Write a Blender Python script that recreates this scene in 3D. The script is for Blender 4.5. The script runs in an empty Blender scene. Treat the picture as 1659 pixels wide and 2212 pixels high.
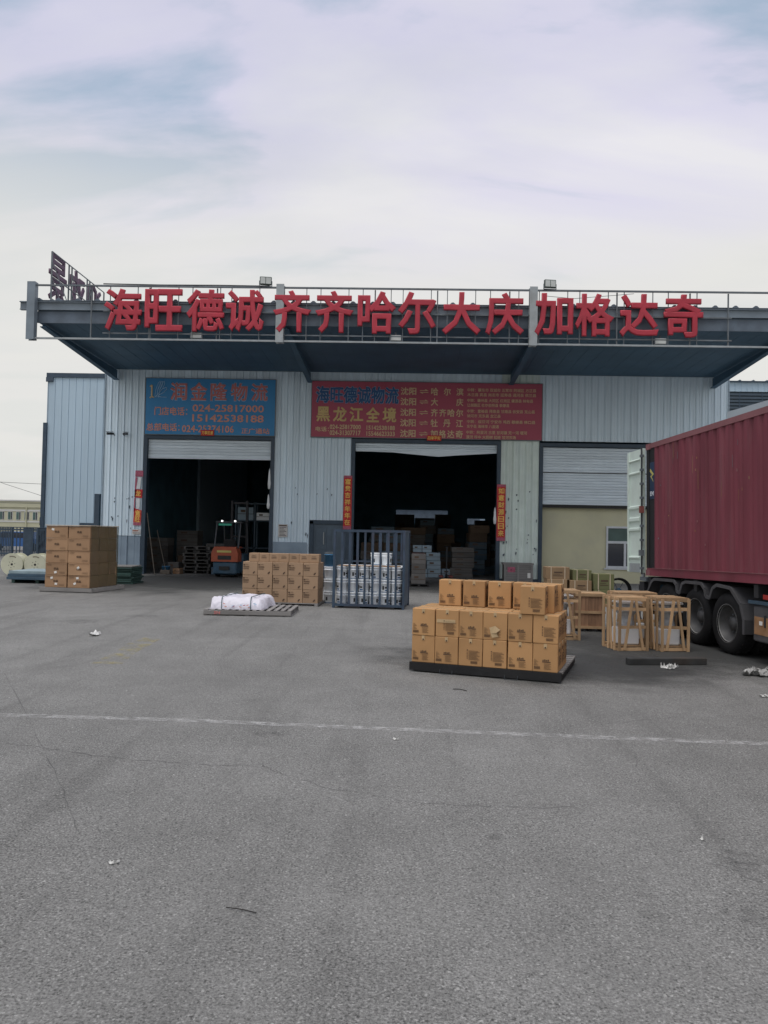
import bpy, math, random
from mathutils import Matrix, Vector
R = math.radians
random.seed(7)
sc = bpy.context.scene
COL = sc.collection

# ------------------------------------------------------------------ camera
cam_d = bpy.data.cameras.new('camera')
cam = bpy.data.objects.new('camera', cam_d)
COL.objects.link(cam)
cam.location = (0, 0, 1.9)
cam.matrix_world = (Matrix.Translation((0, 0, 1.9)) @ Matrix.Rotation(R(1.6), 4, 'Z')
                    @ Matrix.Rotation(R(91.5), 4, 'X') @ Matrix.Rotation(R(1.12), 4, 'Z'))
cam_d.sensor_fit = 'HORIZONTAL'
cam_d.sensor_width = 36.0
cam_d.lens = 36.0 * 1662.0 / 1659.0
cam_d.clip_start = 0.05
cam_d.clip_end = 3000
sc.camera = cam

# ------------------------------------------------------------------ sky, sun, exposure
SUN_EL, SUN_ROT = R(71), R(205)
world = bpy.data.worlds.new('World'); sc.world = world; world.use_nodes = True
nt = world.node_tree; nt.nodes.clear()
def N(t, **k):
    n = nt.nodes.new(t)
    for a, b in k.items(): setattr(n, a, b)
    return n
L = nt.links.new
out = N('ShaderNodeOutputWorld'); mixs = N('ShaderNodeMixShader')
bg1 = N('ShaderNodeBackground'); bg2 = N('ShaderNodeBackground')
sky = N('ShaderNodeTexSky', sky_type='NISHITA'); sky.sun_disc = False
sky.sun_elevation = SUN_EL; sky.sun_rotation = SUN_ROT
sky.air_density = 1.2; sky.dust_density = 3.0
L(sky.outputs[0], bg1.inputs[0]); bg1.inputs[1].default_value = 0.10
tc = N('ShaderNodeTexCoord'); sep = N('ShaderNodeSeparateXYZ'); L(tc.outputs['Generated'], sep.inputs[0])
mx = N('ShaderNodeMath', operation='MAXIMUM'); L(sep.outputs[2], mx.inputs[0]); mx.inputs[1].default_value = 0.0
ad = N('ShaderNodeMath', operation='ADD'); L(mx.outputs[0], ad.inputs[0]); ad.inputs[1].default_value = 0.16
dx = N('ShaderNodeMath', operation='DIVIDE'); L(sep.outputs[0], dx.inputs[0]); L(ad.outputs[0], dx.inputs[1])
dy = N('ShaderNodeMath', operation='DIVIDE'); L(sep.outputs[1], dy.inputs[0]); L(ad.outputs[0], dy.inputs[1])
cmb = N('ShaderNodeCombineXYZ'); L(dx.outputs[0], cmb.inputs[0]); L(dy.outputs[0], cmb.inputs[1])
mp = N('ShaderNodeMapping'); mp.inputs['Scale'].default_value = (0.42, 0.85, 1); mp.inputs['Location'].default_value = (5.05, 2.3, 0)
L(cmb.outputs[0], mp.inputs[0])
nz = N('ShaderNodeTexNoise'); nz.inputs['Scale'].default_value = 1.15; nz.inputs['Detail'].default_value = 7
nz.inputs['Roughness'].default_value = 0.5; nz.inputs['Distortion'].default_value = 0.25
L(mp.outputs[0], nz.inputs['Vector'])
cr = N('ShaderNodeValToRGB'); cr.color_ramp.elements[0].position = 0.30; cr.color_ramp.elements[1].position = 0.50
cr.color_ramp.elements[0].color = (0.74, 0.74, 0.74, 1); cr.color_ramp.elements[1].color = (0.97, 0.97, 0.97, 1)
L(nz.outputs[0], cr.inputs[0])
nz2 = N('ShaderNodeTexNoise'); nz2.inputs['Scale'].default_value = 1.7; nz2.inputs['Detail'].default_value = 9
nz2.inputs['Roughness'].default_value = 0.52; nz2.inputs['Distortion'].default_value = 0.5
mp2 = N('ShaderNodeMapping'); mp2.inputs['Scale'].default_value = (0.5, 1.15, 1); mp2.inputs['Location'].default_value = (7.45, 2.2, 5)
L(cmb.outputs[0], mp2.inputs[0]); L(mp2.outputs[0], nz2.inputs['Vector'])
cr2 = N('ShaderNodeValToRGB')
e = cr2.color_ramp.elements
e[0].position = 0.43; e[0].color = (0.36, 0.44, 0.55, 1)
e[1].position = 0.64; e[1].color = (0.68, 0.67, 0.70, 1)
m_ = e.new(0.50); m_.color = (0.60, 0.585, 0.70, 1)
L(nz2.outputs[0], cr2.inputs[0])
hz = N('ShaderNodeMapRange'); hz.inputs[1].default_value = 0.45; hz.inputs[2].default_value = 0.29; hz.inputs[3].default_value = 0; hz.inputs[4].default_value = 0.9; hz.interpolation_type = 'SMOOTHSTEP'
hn = N('ShaderNodeMath', operation='MULTIPLY_ADD'); L(nz.outputs[0], hn.inputs[0]); hn.inputs[1].default_value = 0.35; hadd = N('ShaderNodeMath', operation='SUBTRACT'); L(sep.outputs[2], hadd.inputs[0]); hadd.inputs[1].default_value = 0.175
L(hadd.outputs[0], hn.inputs[2]); L(hn.outputs[0], hz.inputs[0])
hm = N('ShaderNodeMix', data_type='RGBA'); L(hz.outputs[0], hm.inputs['Factor']); L(cr2.outputs[0], hm.inputs['A']); hm.inputs['B'].default_value = (0.655, 0.65, 0.615, 1)
L(hm.outputs['Result'], bg2.inputs[0]); bg2.inputs[1].default_value = 1.0
L(cr.outputs[0], mixs.inputs[0]); L(bg1.outputs[0], mixs.inputs[1]); L(bg2.outputs[0], mixs.inputs[2]); L(mixs.outputs[0], out.inputs[0])

sun_d = bpy.data.lights.new('sun', 'SUN'); sun = bpy.data.objects.new('sun', sun_d); COL.objects.link(sun)
sun_d.energy = 1.45; sun_d.angle = R(38); sun_d.color = (1.0, 0.96, 0.9)
# sun direction: sky sun_rotation measured clockwise from +Y
sdir = Vector((math.sin(SUN_ROT) * math.cos(SUN_EL), math.cos(SUN_ROT) * math.cos(SUN_EL), math.sin(SUN_EL)))
sun.rotation_euler = sdir.to_track_quat('Z', 'Y').to_euler()
sun.location = (-10, -20, 30)
vs = sc.view_settings
vs.view_transform = 'Standard'; vs.look = 'None'; vs.exposure = 0.30; vs.gamma = 1.0; vs.use_curve_mapping = False
try:
    sc.cycles.use_denoising = True
    sc.cycles.max_bounces = 6; sc.cycles.diffuse_bounces = 4; sc.cycles.transparent_max_bounces = 8
except Exception: pass

# ------------------------------------------------------------------ materials
def lin(c): return tuple(((v / 255 + 0.055) / 1.055) ** 2.4 if v > 10 else v / 255 / 12.92 for v in c)
MATS = {}
def mat(name, col, rough=0.7, var=0.12, scale=3.0, detail=5, metal=0.0, bump=0.0, bscale=40, dirt=0.0, dcol=(0.08, 0.075, 0.07),
        dscale=1.2, stretch=(1, 1, 1), rnd=0.0, spec=0.4):
    """col linear albedo; procedural value variation, optional dirt blotches, fine bump and per-object variation"""
    m = bpy.data.materials.new(name); m.use_nodes = True; t = m.node_tree; b = t.nodes['Principled BSDF']
    b.inputs['Roughness'].default_value = rough; b.inputs['Metallic'].default_value = metal
    b.inputs['Specular IOR Level'].default_value = spec
    co = t.nodes.new('ShaderNodeTexCoord'); mpn = t.nodes.new('ShaderNodeMapping'); mpn.inputs['Scale'].default_value = stretch
    t.links.new(co.outputs['Object'], mpn.inputs[0])
    oi = t.nodes.new('ShaderNodeObjectInfo')
    off = t.nodes.new('ShaderNodeVectorMath'); off.operation = 'SCALE'; off.inputs[0].default_value = (17.0, 9.0, 23.0)
    t.links.new(oi.outputs['Random'], off.inputs['Scale']); t.links.new(off.outputs[0], mpn.inputs['Location'])
    n1 = t.nodes.new('ShaderNodeTexNoise'); n1.inputs['Scale'].default_value = scale; n1.inputs['Detail'].default_value = detail
    t.links.new(mpn.outputs[0], n1.inputs['Vector'])
    mr = t.nodes.new('ShaderNodeMapRange'); mr.inputs[1].default_value = 0.3; mr.inputs[2].default_value = 0.7
    mr.inputs[3].default_value = 1 - var; mr.inputs[4].default_value = 1 + var
    t.links.new(n1.outputs[0], mr.inputs[0])
    val = mr.outputs[0]
    if rnd:
        mr2 = t.nodes.new('ShaderNodeMapRange'); mr2.inputs[3].default_value = 1 - rnd; mr2.inputs[4].default_value = 1 + rnd
        t.links.new(oi.outputs['Random'], mr2.inputs[0])
        mu = t.nodes.new('ShaderNodeMath'); mu.operation = 'MULTIPLY'
        t.links.new(val, mu.inputs[0]); t.links.new(mr2.outputs[0], mu.inputs[1]); val = mu.outputs[0]
    sc_ = t.nodes.new('ShaderNodeVectorMath'); sc_.operation = 'SCALE'; sc_.inputs[0].default_value = col
    t.links.new(val, sc_.inputs['Scale'])
    colout = sc_.outputs[0]
    if dirt:
        n2 = t.nodes.new('ShaderNodeTexNoise'); n2.inputs['Scale'].default_value = dscale; n2.inputs['Detail'].default_value = 8
        n2.inputs['Roughness'].default_value = 0.65
        t.links.new(mpn.outputs[0], n2.inputs['Vector'])
        m3 = t.nodes.new('ShaderNodeMapRange'); m3.inputs[1].default_value = 0.48; m3.inputs[2].default_value = 0.72
        m3.inputs[3].default_value = 0; m3.inputs[4].default_value = dirt
        t.links.new(n2.outputs[0], m3.inputs[0])
        mxn = t.nodes.new('ShaderNodeMix'); mxn.data_type = 'RGBA'
        t.links.new(m3.outputs[0], mxn.inputs['Factor']); t.links.new(colout, mxn.inputs['A']); mxn.inputs['B'].default_value = (*dcol, 1)
        colout = mxn.outputs['Result']
    t.links.new(colout, b.inputs['Base Color'])
    if bump:
        n4 = t.nodes.new('ShaderNodeTexNoise'); n4.inputs['Scale'].default_value = bscale; n4.inputs['Detail'].default_value = 3
        t.links.new(mpn.outputs[0], n4.inputs['Vector'])
        bp = t.nodes.new('ShaderNodeBump'); bp.inputs['Strength'].default_value = bump; bp.inputs['Distance'].default_value = 0.02
        t.links.new(n4.outputs[0], bp.inputs['Height']); t.links.new(bp.outputs[0], b.inputs['Normal'])
    MATS[name] = m
    return m
def glow(name, col, s):
    m = bpy.data.materials.new(name); m.use_nodes = True; b = m.node_tree.nodes['Principled BSDF']
    b.inputs['Base Color'].default_value = (*col, 1); b.inputs['Emission Color'].default_value = (*col, 1); b.inputs['Emission Strength'].default_value = s
    MATS[name] = m; return m

mat('clad', (0.68, 0.80, 0.88), 0.5, 0.07, 1.5, dirt=0.25, dcol=(0.53, 0.62, 0.68), dscale=1.3, stretch=(1, 1, 0.25), rnd=0.05)
mat('clad_aged', (0.70, 0.79, 0.74), 0.55, 0.08, 1.5, dirt=0.35, dcol=(0.62, 0.73, 0.80), dscale=0.8, rnd=0.05)
mat('clad_low', (0.26, 0.335, 0.41), 0.6, 0.12, 2, dirt=0.35, dcol=(0.3, 0.36, 0.4), dscale=2.0, rnd=0.06)
mat('clad_wing', (0.43, 0.545, 0.63), 0.55, 0.05, 0.8, dirt=0.15, dcol=(0.24, 0.29, 0.33), stretch=(1, 1, 0.2), rnd=0.03)
mat('trim', (0.04, 0.065, 0.095), 0.5, 0.15, 4, dirt=0.2, dcol=(0.1, 0.11, 0.12))
mat('trim_light', (0.3, 0.38, 0.45), 0.5, 0.1, 3)
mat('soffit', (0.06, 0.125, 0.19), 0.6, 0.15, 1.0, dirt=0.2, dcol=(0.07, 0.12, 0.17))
mat('fascia', (0.11, 0.14, 0.175), 0.55, 0.2, 2.5, dirt=0.5, dcol=(0.07, 0.085, 0.1), dscale=2.0)
mat('fascia_pale', (0.19, 0.23, 0.265), 0.5, 0.15, 2, dirt=0.3, dcol=(0.13, 0.14, 0.15))
mat('steel', (0.13, 0.15, 0.165), 0.5, 0.2, 4, dirt=0.4, dcol=(0.12, 0.10, 0.08))
mat('steel_pale', (0.32, 0.35, 0.36), 0.5, 0.15, 4, dirt=0.3, dcol=(0.25, 0.22, 0.19))
mat('steel_dark', (0.035, 0.04, 0.045), 0.5, 0.2, 4)
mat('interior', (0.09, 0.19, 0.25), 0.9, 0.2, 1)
mat('red_letter', (0.40, 0.03, 0.05), 0.55, 0.12, 3, dirt=0.25, dcol=(0.33, 0.06, 0.07), rnd=0.05)
mat('red_letter_side', (0.18, 0.02, 0.03), 0.5, 0.1, 3)
mat('purple_letter', (0.13, 0.075, 0.12), 0.6, 0.15, 3)
mat('purple_side', (0.06, 0.03, 0.05), 0.6, 0.15, 3)
mat('ink_rose', (0.66, 0.29, 0.21), 0.5, 0.1, 5)
mat('sign_blue', (0.042, 0.235, 0.49), 0.5, 0.06, 1.2)
mat('sign_red', (0.40, 0.075, 0.12), 0.5, 0.06, 1.2)
mat('ink_red', (0.50, 0.17, 0.16), 0.5, 0.1, 5)
mat('ink_pale', (0.62, 0.66, 0.72), 0.5, 0.1, 5)
mat('ink_gold', (0.62, 0.46, 0.2), 0.5, 0.1, 5)
mat('ink_tan', (0.64, 0.49, 0.29), 0.5, 0.1, 5)
mat('ink_navy', (0.03, 0.10, 0.24), 0.5, 0.1, 5)
mat('ink_sky', (0.35, 0.55, 0.75), 0.5, 0.1, 5)
mat('ink_black', (0.02, 0.02, 0.02), 0.6, 0.1, 5)
mat('ink_brown', (0.09, 0.055, 0.035), 0.7, 0.1, 5)
mat('couplet', (0.55, 0.03, 0.035), 0.6, 0.2, 8, dirt=0.3, dcol=(0.7, 0.2, 0.15))
mat('couplet_pink', (0.42, 0.11, 0.17), 0.6, 0.35, 25)
mat('gold', (0.85, 0.50, 0.12), 0.4, 0.2, 20)
mat('paper', (0.6, 0.58, 0.56), 0.7, 0.1, 6)
mat('shutter', (0.70, 0.79, 0.86), 0.45, 0.1, 2, dirt=0.25, dcol=(0.5, 0.57, 0.62), stretch=(0.3, 1, 1), rnd=0.08)
mat('door_grey', (0.085, 0.12, 0.155), 0.5, 0.15, 2, dirt=0.3, dcol=(0.05, 0.07, 0.1))
mat('beige_wall', (0.58, 0.56, 0.39), 0.85, 0.07, 0.9, dirt=0.3, dcol=(0.36, 0.36, 0.34), dscale=0.7)
mat('glass_dark', (0.02, 0.025, 0.04), 0.08, 0.05, 1, spec=0.6)
mat('frame_white', (0.6, 0.63, 0.66), 0.5, 0.08, 3)
mat('carton', (0.44, 0.245, 0.105), 0.75, 0.09, 2.0, dirt=0.15, dcol=(0.36, 0.205, 0.095), dscale=2.0, rnd=0.13)
mat('carton_brown', (0.35, 0.213, 0.12), 0.75, 0.08, 2.0, dirt=0.15, dcol=(0.28, 0.17, 0.1), rnd=0.12)
mat('carton_tan', (0.36, 0.24, 0.15), 0.75, 0.07, 2.0, dirt=0.12, dcol=(0.3, 0.2, 0.13), rnd=0.05)
mat('carton_strap', (0.27, 0.18, 0.10), 0.75, 0.1, 2.0, dirt=0.2, dcol=(0.2, 0.13, 0.08), rnd=0.08)
mat('carton_green', (0.14, 0.145, 0.065), 0.7, 0.12, 2.0, rnd=0.08)
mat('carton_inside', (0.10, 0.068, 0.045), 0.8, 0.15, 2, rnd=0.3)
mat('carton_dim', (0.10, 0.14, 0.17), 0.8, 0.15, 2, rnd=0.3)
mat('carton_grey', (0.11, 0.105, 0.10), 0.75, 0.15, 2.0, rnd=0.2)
mat('carton_bluewhite', (0.26, 0.34, 0.4), 0.7, 0.1, 2.0, rnd=0.12)
mat('carton_red', (0.22, 0.07, 0.06), 0.7, 0.1, 2.0)
mat('tape', (0.50, 0.36, 0.2), 0.35, 0.1, 4)
mat('film', (0.10, 0.105, 0.06), 0.3, 0.3, 6, dirt=0.5, dcol=(0.13, 0.13, 0.13), dscale=1.0, spec=0.5)  # dark olive tint puts the shade of the stack's right side into the film
MATS['film'].node_tree.nodes['Principled BSDF'].inputs['Alpha'].default_value = 0.45
mat('sticker', (0.75, 0.74, 0.7), 0.6, 0.05, 4)
mat('pallet_grey', (0.25, 0.24, 0.23), 0.9, 0.25, 3, dirt=0.4, dcol=(0.1, 0.095, 0.09), dscale=3, stretch=(0.4, 1, 1), rnd=0.12)
mat('pallet_dark', (0.012, 0.012, 0.013), 0.7, 0.3, 5, dirt=0.2, dcol=(0.04, 0.04, 0.04))
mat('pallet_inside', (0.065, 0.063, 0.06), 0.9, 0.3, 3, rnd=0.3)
mat('crate_wood', (0.43, 0.285, 0.16), 0.8, 0.22, 5, dirt=0.35, dcol=(0.3, 0.17, 0.08), dscale=3, stretch=(1, 1, 0.35), rnd=0.3)
mat('crate_brown', (0.27, 0.155, 0.09), 0.8, 0.25, 6, dirt=0.35, dcol=(0.14, 0.08, 0.05), dscale=4, stretch=(2, 2, 0.3), rnd=0.16)
mat('ceramic', (0.82, 0.84, 0.86), 0.25, 0.05, 3)
mat('film_grey', (0.5, 0.53, 0.56), 0.25, 0.3, 9, dirt=0.35, dcol=(0.2, 0.2, 0.21))
mat('foam_wrap', (0.72, 0.70, 0.78), 0.4, 0.08, 5, bump=1.0, bscale=14)
mat('strap_green', (0.05, 0.11, 0.12), 0.4, 0.1, 5)
mat('strap_cream', (0.55, 0.45, 0.33), 0.5, 0.1, 5)
mat('bucket_white', (0.86, 0.90, 0.93), 0.35, 0.05, 3)
mat('bucket_blue', (0.05, 0.17, 0.32), 0.4, 0.1, 3)
mat('cage_paint', (0.035, 0.06, 0.095), 0.5, 0.25, 4, dirt=0.35, dcol=(0.1, 0.075, 0.1), rnd=0.08)
mat('maroon', (0.182, 0.037, 0.055), 0.6, 0.26, 1.6, dirt=0.55, dcol=(0.17, 0.078, 0.086), dscale=2.2, stretch=(1, 1, 0.22), rnd=0.08)
mat('maroon_pale', (0.23, 0.095, 0.105), 0.55, 0.15, 2, dirt=0.35, dcol=(0.13, 0.06, 0.06))
mat('door_pale', (0.60, 0.70, 0.64), 0.5, 0.08, 2, dirt=0.3, dcol=(0.42, 0.40, 0.38))
mat('dark_void', (0.015, 0.015, 0.017), 0.7, 0.1, 2)
mat('navy', (0.02, 0.04, 0.085), 0.5, 0.1, 2)
mat('yellow_dull', (0.45, 0.4, 0.12), 0.5, 0.1, 2)
mat('rubber', (0.014, 0.014, 0.015), 0.75, 0.25, 5, dirt=0.25, dcol=(0.035, 0.033, 0.031), bump=0.2, spec=0.25)
mat('rim', (0.085, 0.085, 0.085), 0.5, 0.3, 5, dirt=0.5, dcol=(0.03, 0.028, 0.025))
mat('rim_edge', (0.35, 0.35, 0.34), 0.4, 0.2, 6)
mat('chassis', (0.02, 0.021, 0.024), 0.6, 0.3, 3, dirt=0.4, dcol=(0.05, 0.048, 0.045))
mat('fender', (0.07, 0.07, 0.075), 0.55, 0.2, 4, dirt=0.4, dcol=(0.07, 0.07, 0.07))
mat('rust', (0.28, 0.15, 0.07), 0.8, 0.3, 4, dirt=0.4, dcol=(0.3, 0.28, 0.26))
mat('lamp_red', (0.35, 0.03, 0.03), 0.2, 0.1, 5)
mat('lens', (0.5, 0.52, 0.5), 0.15, 0.1, 5)
mat('lamp_body', (0.07, 0.09, 0.08), 0.5, 0.1, 5)
mat('orange', (0.33, 0.075, 0.035), 0.45, 0.15, 4, dirt=0.3, dcol=(0.2, 0.06, 0.04))
mat('fork_blue', (0.03, 0.075, 0.12), 0.45, 0.3, 6, dirt=0.4, dcol=(0.12, 0.14, 0.14))
mat('green_lamp', (0.03, 0.3, 0.2), 0.4, 0.2, 6)
mat('drum_cream', (0.55, 0.55, 0.42), 0.7, 0.07, 3, dirt=0.15, dcol=(0.42, 0.42, 0.32))
mat('green_dark', (0.035, 0.075, 0.065), 0.6, 0.25, 4, rnd=0.3)
mat('panel_blue', (0.04, 0.075, 0.11), 0.5, 0.15, 3, rnd=0.2)
mat('panel_blue_top', (0.25, 0.33, 0.36), 0.5, 0.15, 3)
mat('far_beige', (0.47, 0.46, 0.33), 0.9, 0.05, 0.5)
mat('far_pale', (0.55, 0.55, 0.53), 0.9, 0.05, 0.5)
mat('far_glass', (0.07, 0.12, 0.11), 0.3, 0.2, 2)
mat('fence', (0.045, 0.07, 0.1), 0.6, 0.2, 3, rnd=0.15)
mat('truck_red', (0.5, 0.03, 0.03), 0.4, 0.1, 3)
mat('car_blue', (0.04, 0.12, 0.32), 0.35, 0.1, 3)
mat('grit', (0.3, 0.3, 0.29), 0.9, 0.3, 30)
mat('scrap_grey', (0.33, 0.33, 0.32), 0.8, 0.35, 15)
mat('scrap_white', (0.6, 0.6, 0.58), 0.7, 0.2, 15)
mat('beam_black', (0.035, 0.036, 0.036), 0.8, 0.35, 5, dirt=0.45, dcol=(0.1, 0.062, 0.035), dscale=2.0)
mat('tar', (0.085, 0.085, 0.085), 0.9, 0.2, 8)
mat('twig', (0.02, 0.018, 0.016), 0.9, 0.2, 20)
mat('pole_wood', (0.1, 0.085, 0.07), 0.8, 0.2, 8)
mat('white_glaze', (0.75, 0.78, 0.8), 0.5, 0.05, 3)
mat('pale_box', (0.4, 0.46, 0.5), 0.5, 0.05, 1)
mat('louvre', (0.06, 0.085, 0.11), 0.6, 0.1, 2)

# asphalt
def asphalt():
    m = bpy.data.materials.new('asphalt'); m.use_nodes = True; t = m.node_tree; b = t.nodes['Principled BSDF']; lk = t.links.new
    co = t.nodes.new('ShaderNodeTexCoord')
    def noise(s, d=4, r=0.6, st=None):
        n = t.nodes.new('ShaderNodeTexNoise'); n.inputs['Scale'].default_value = s; n.inputs['Detail'].default_value = d; n.inputs['Roughness'].default_value = r
        if st:
            q = t.nodes.new('ShaderNodeMapping'); q.inputs['Scale'].default_value = st; lk(co.outputs['Object'], q.inputs[0]); lk(q.outputs[0], n.inputs['Vector'])
        else: lk(co.outputs['Object'], n.inputs['Vector'])
        return n.outputs[0]
    def mrange(v, a, b_, c, d):
        q = t.nodes.new('ShaderNodeMapRange'); lk(v, q.inputs[0])
        for i, x in enumerate((a, b_, c, d)): q.inputs[i + 1].default_value = x
        return q.outputs[0]
    def mul(a, b_):
        q = t.nodes.new('ShaderNodeMath'); q.operation = 'MULTIPLY'; lk(a, q.inputs[0]); lk(b_, q.inputs[1]); return q.outputs[0]
    big = mrange(noise(0.22, 5), 0.3, 0.7, 0.86, 1.12)
    mid = mrange(noise(1.7, 6, 0.65), 0.3, 0.7, 0.89, 1.09)
    st = mrange(noise(0.9, 5, 0.6, (1.0, 0.35, 1)), 0.56, 0.72, 1.0, 0.80)
    tex = mrange(noise(0.55, 5, 0.6), 0.38, 0.62, 0.75, 1.25)
    fr_ = mrange(noise(70, 5, 0.8), 0.36, 0.64, -0.58, 0.42)
    fine = t.nodes.new('ShaderNodeMath'); fine.operation = 'MULTIPLY_ADD'; lk(fr_, fine.inputs[0]); lk(tex, fine.inputs[1]); fine.inputs[2].default_value = 1.0; fine = mul(fine.outputs[0], mrange(noise(24, 4, 0.7), 0.36, 0.64, 0.87, 1.12))
    vo = t.nodes.new('ShaderNodeTexVoronoi'); vo.inputs['Scale'].default_value = 110; lk(co.outputs['Object'], vo.inputs['Vector'])
    sepc = t.nodes.new('ShaderNodeSeparateColor'); lk(vo.outputs['Color'], sepc.inputs[0])
    stone = mrange(sepc.outputs[0], 0.86, 1.0, 0.97, 1.5)
    trk = mrange(noise(1.0, 4, 0.55, (2.6, 0.10, 1)), 0.55, 0.68, 1.0, 0.87)
    dk = mul(trk, mrange(sepc.outputs[1], 0.78, 1.0, 1.0, 0.52))
    v = mul(mul(mul(big, mid), mul(st, fine)), mul(stone, dk))
    s = t.nodes.new('ShaderNodeVectorMath'); s.operation = 'SCALE'; s.inputs[0].default_value = (0.232, 0.231, 0.222); lk(v, s.inputs['Scale'])
    lk(s.outputs[0], b.inputs['Base Color']); b.inputs['Roughness'].default_value = 0.9; b.inputs['Specular IOR Level'].default_value = 0.25
    bp = t.nodes.new('ShaderNodeBump'); bp.inputs['Strength'].default_value = 0.5; bp.inputs['Distance'].default_value = 0.006
    lk(fine, bp.inputs['Height']); lk(bp.outputs[0], b.inputs['Normal'])
    MATS['asphalt'] = m
asphalt()
def worn(name, col, lo, hi, sc1=7, amt=0.75):
    m = bpy.data.materials.new(name); m.use_nodes = True; t = m.node_tree; b = t.nodes['Principled BSDF']
    b.inputs['Base Color'].default_value = (*col, 1); b.inputs['Roughness'].default_value = 0.9
    co = t.nodes.new('ShaderNodeTexCoord')
    n = t.nodes.new('ShaderNodeTexNoise'); n.inputs['Scale'].default_value = sc1; n.inputs['Detail'].default_value = 9; n.inputs['Roughness'].default_value = 0.75
    t.links.new(co.outputs['Object'], n.inputs['Vector'])
    q = t.nodes.new('ShaderNodeMapRange'); q.inputs[1].default_value = lo; q.inputs[2].default_value = hi; q.inputs[3].default_value = 0; q.inputs[4].default_value = amt
    t.links.new(n.outputs[0], q.inputs[0]); t.links.new(q.outputs[0], b.inputs['Alpha'])
    MATS[name] = m
def dark_ground():  # translucent dark ground tone, fading outwards with a noisy edge
    m = bpy.data.materials.new('dark_ground'); m.use_nodes = True; t = m.node_tree; b = t.nodes['Principled BSDF']; lk = t.links.new
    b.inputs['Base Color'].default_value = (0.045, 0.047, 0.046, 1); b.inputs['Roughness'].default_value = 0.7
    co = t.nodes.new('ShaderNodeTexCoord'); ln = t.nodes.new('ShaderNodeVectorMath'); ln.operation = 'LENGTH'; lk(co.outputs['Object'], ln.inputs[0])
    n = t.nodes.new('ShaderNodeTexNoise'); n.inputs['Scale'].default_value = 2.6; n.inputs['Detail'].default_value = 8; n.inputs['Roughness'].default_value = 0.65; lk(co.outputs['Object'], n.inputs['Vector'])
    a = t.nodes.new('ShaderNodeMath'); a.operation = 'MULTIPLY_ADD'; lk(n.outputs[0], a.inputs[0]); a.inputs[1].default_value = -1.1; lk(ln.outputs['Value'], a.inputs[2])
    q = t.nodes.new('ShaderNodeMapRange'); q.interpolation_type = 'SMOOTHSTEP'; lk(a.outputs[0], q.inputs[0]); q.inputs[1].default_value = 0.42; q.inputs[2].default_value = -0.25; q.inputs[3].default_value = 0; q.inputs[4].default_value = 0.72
    lk(q.outputs[0], b.inputs['Alpha']); MATS['dark_ground'] = m
dark_ground()
worn('line_white', (0.55, 0.55, 0.54), 0.42, 0.64, 9, 0.62)
worn('line_yellow', (0.42, 0.36, 0.14), 0.47, 0.68, 4, 0.62)
worn('stain', (0.05, 0.05, 0.05), 0.45, 0.75, 12, 0.55)

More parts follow.
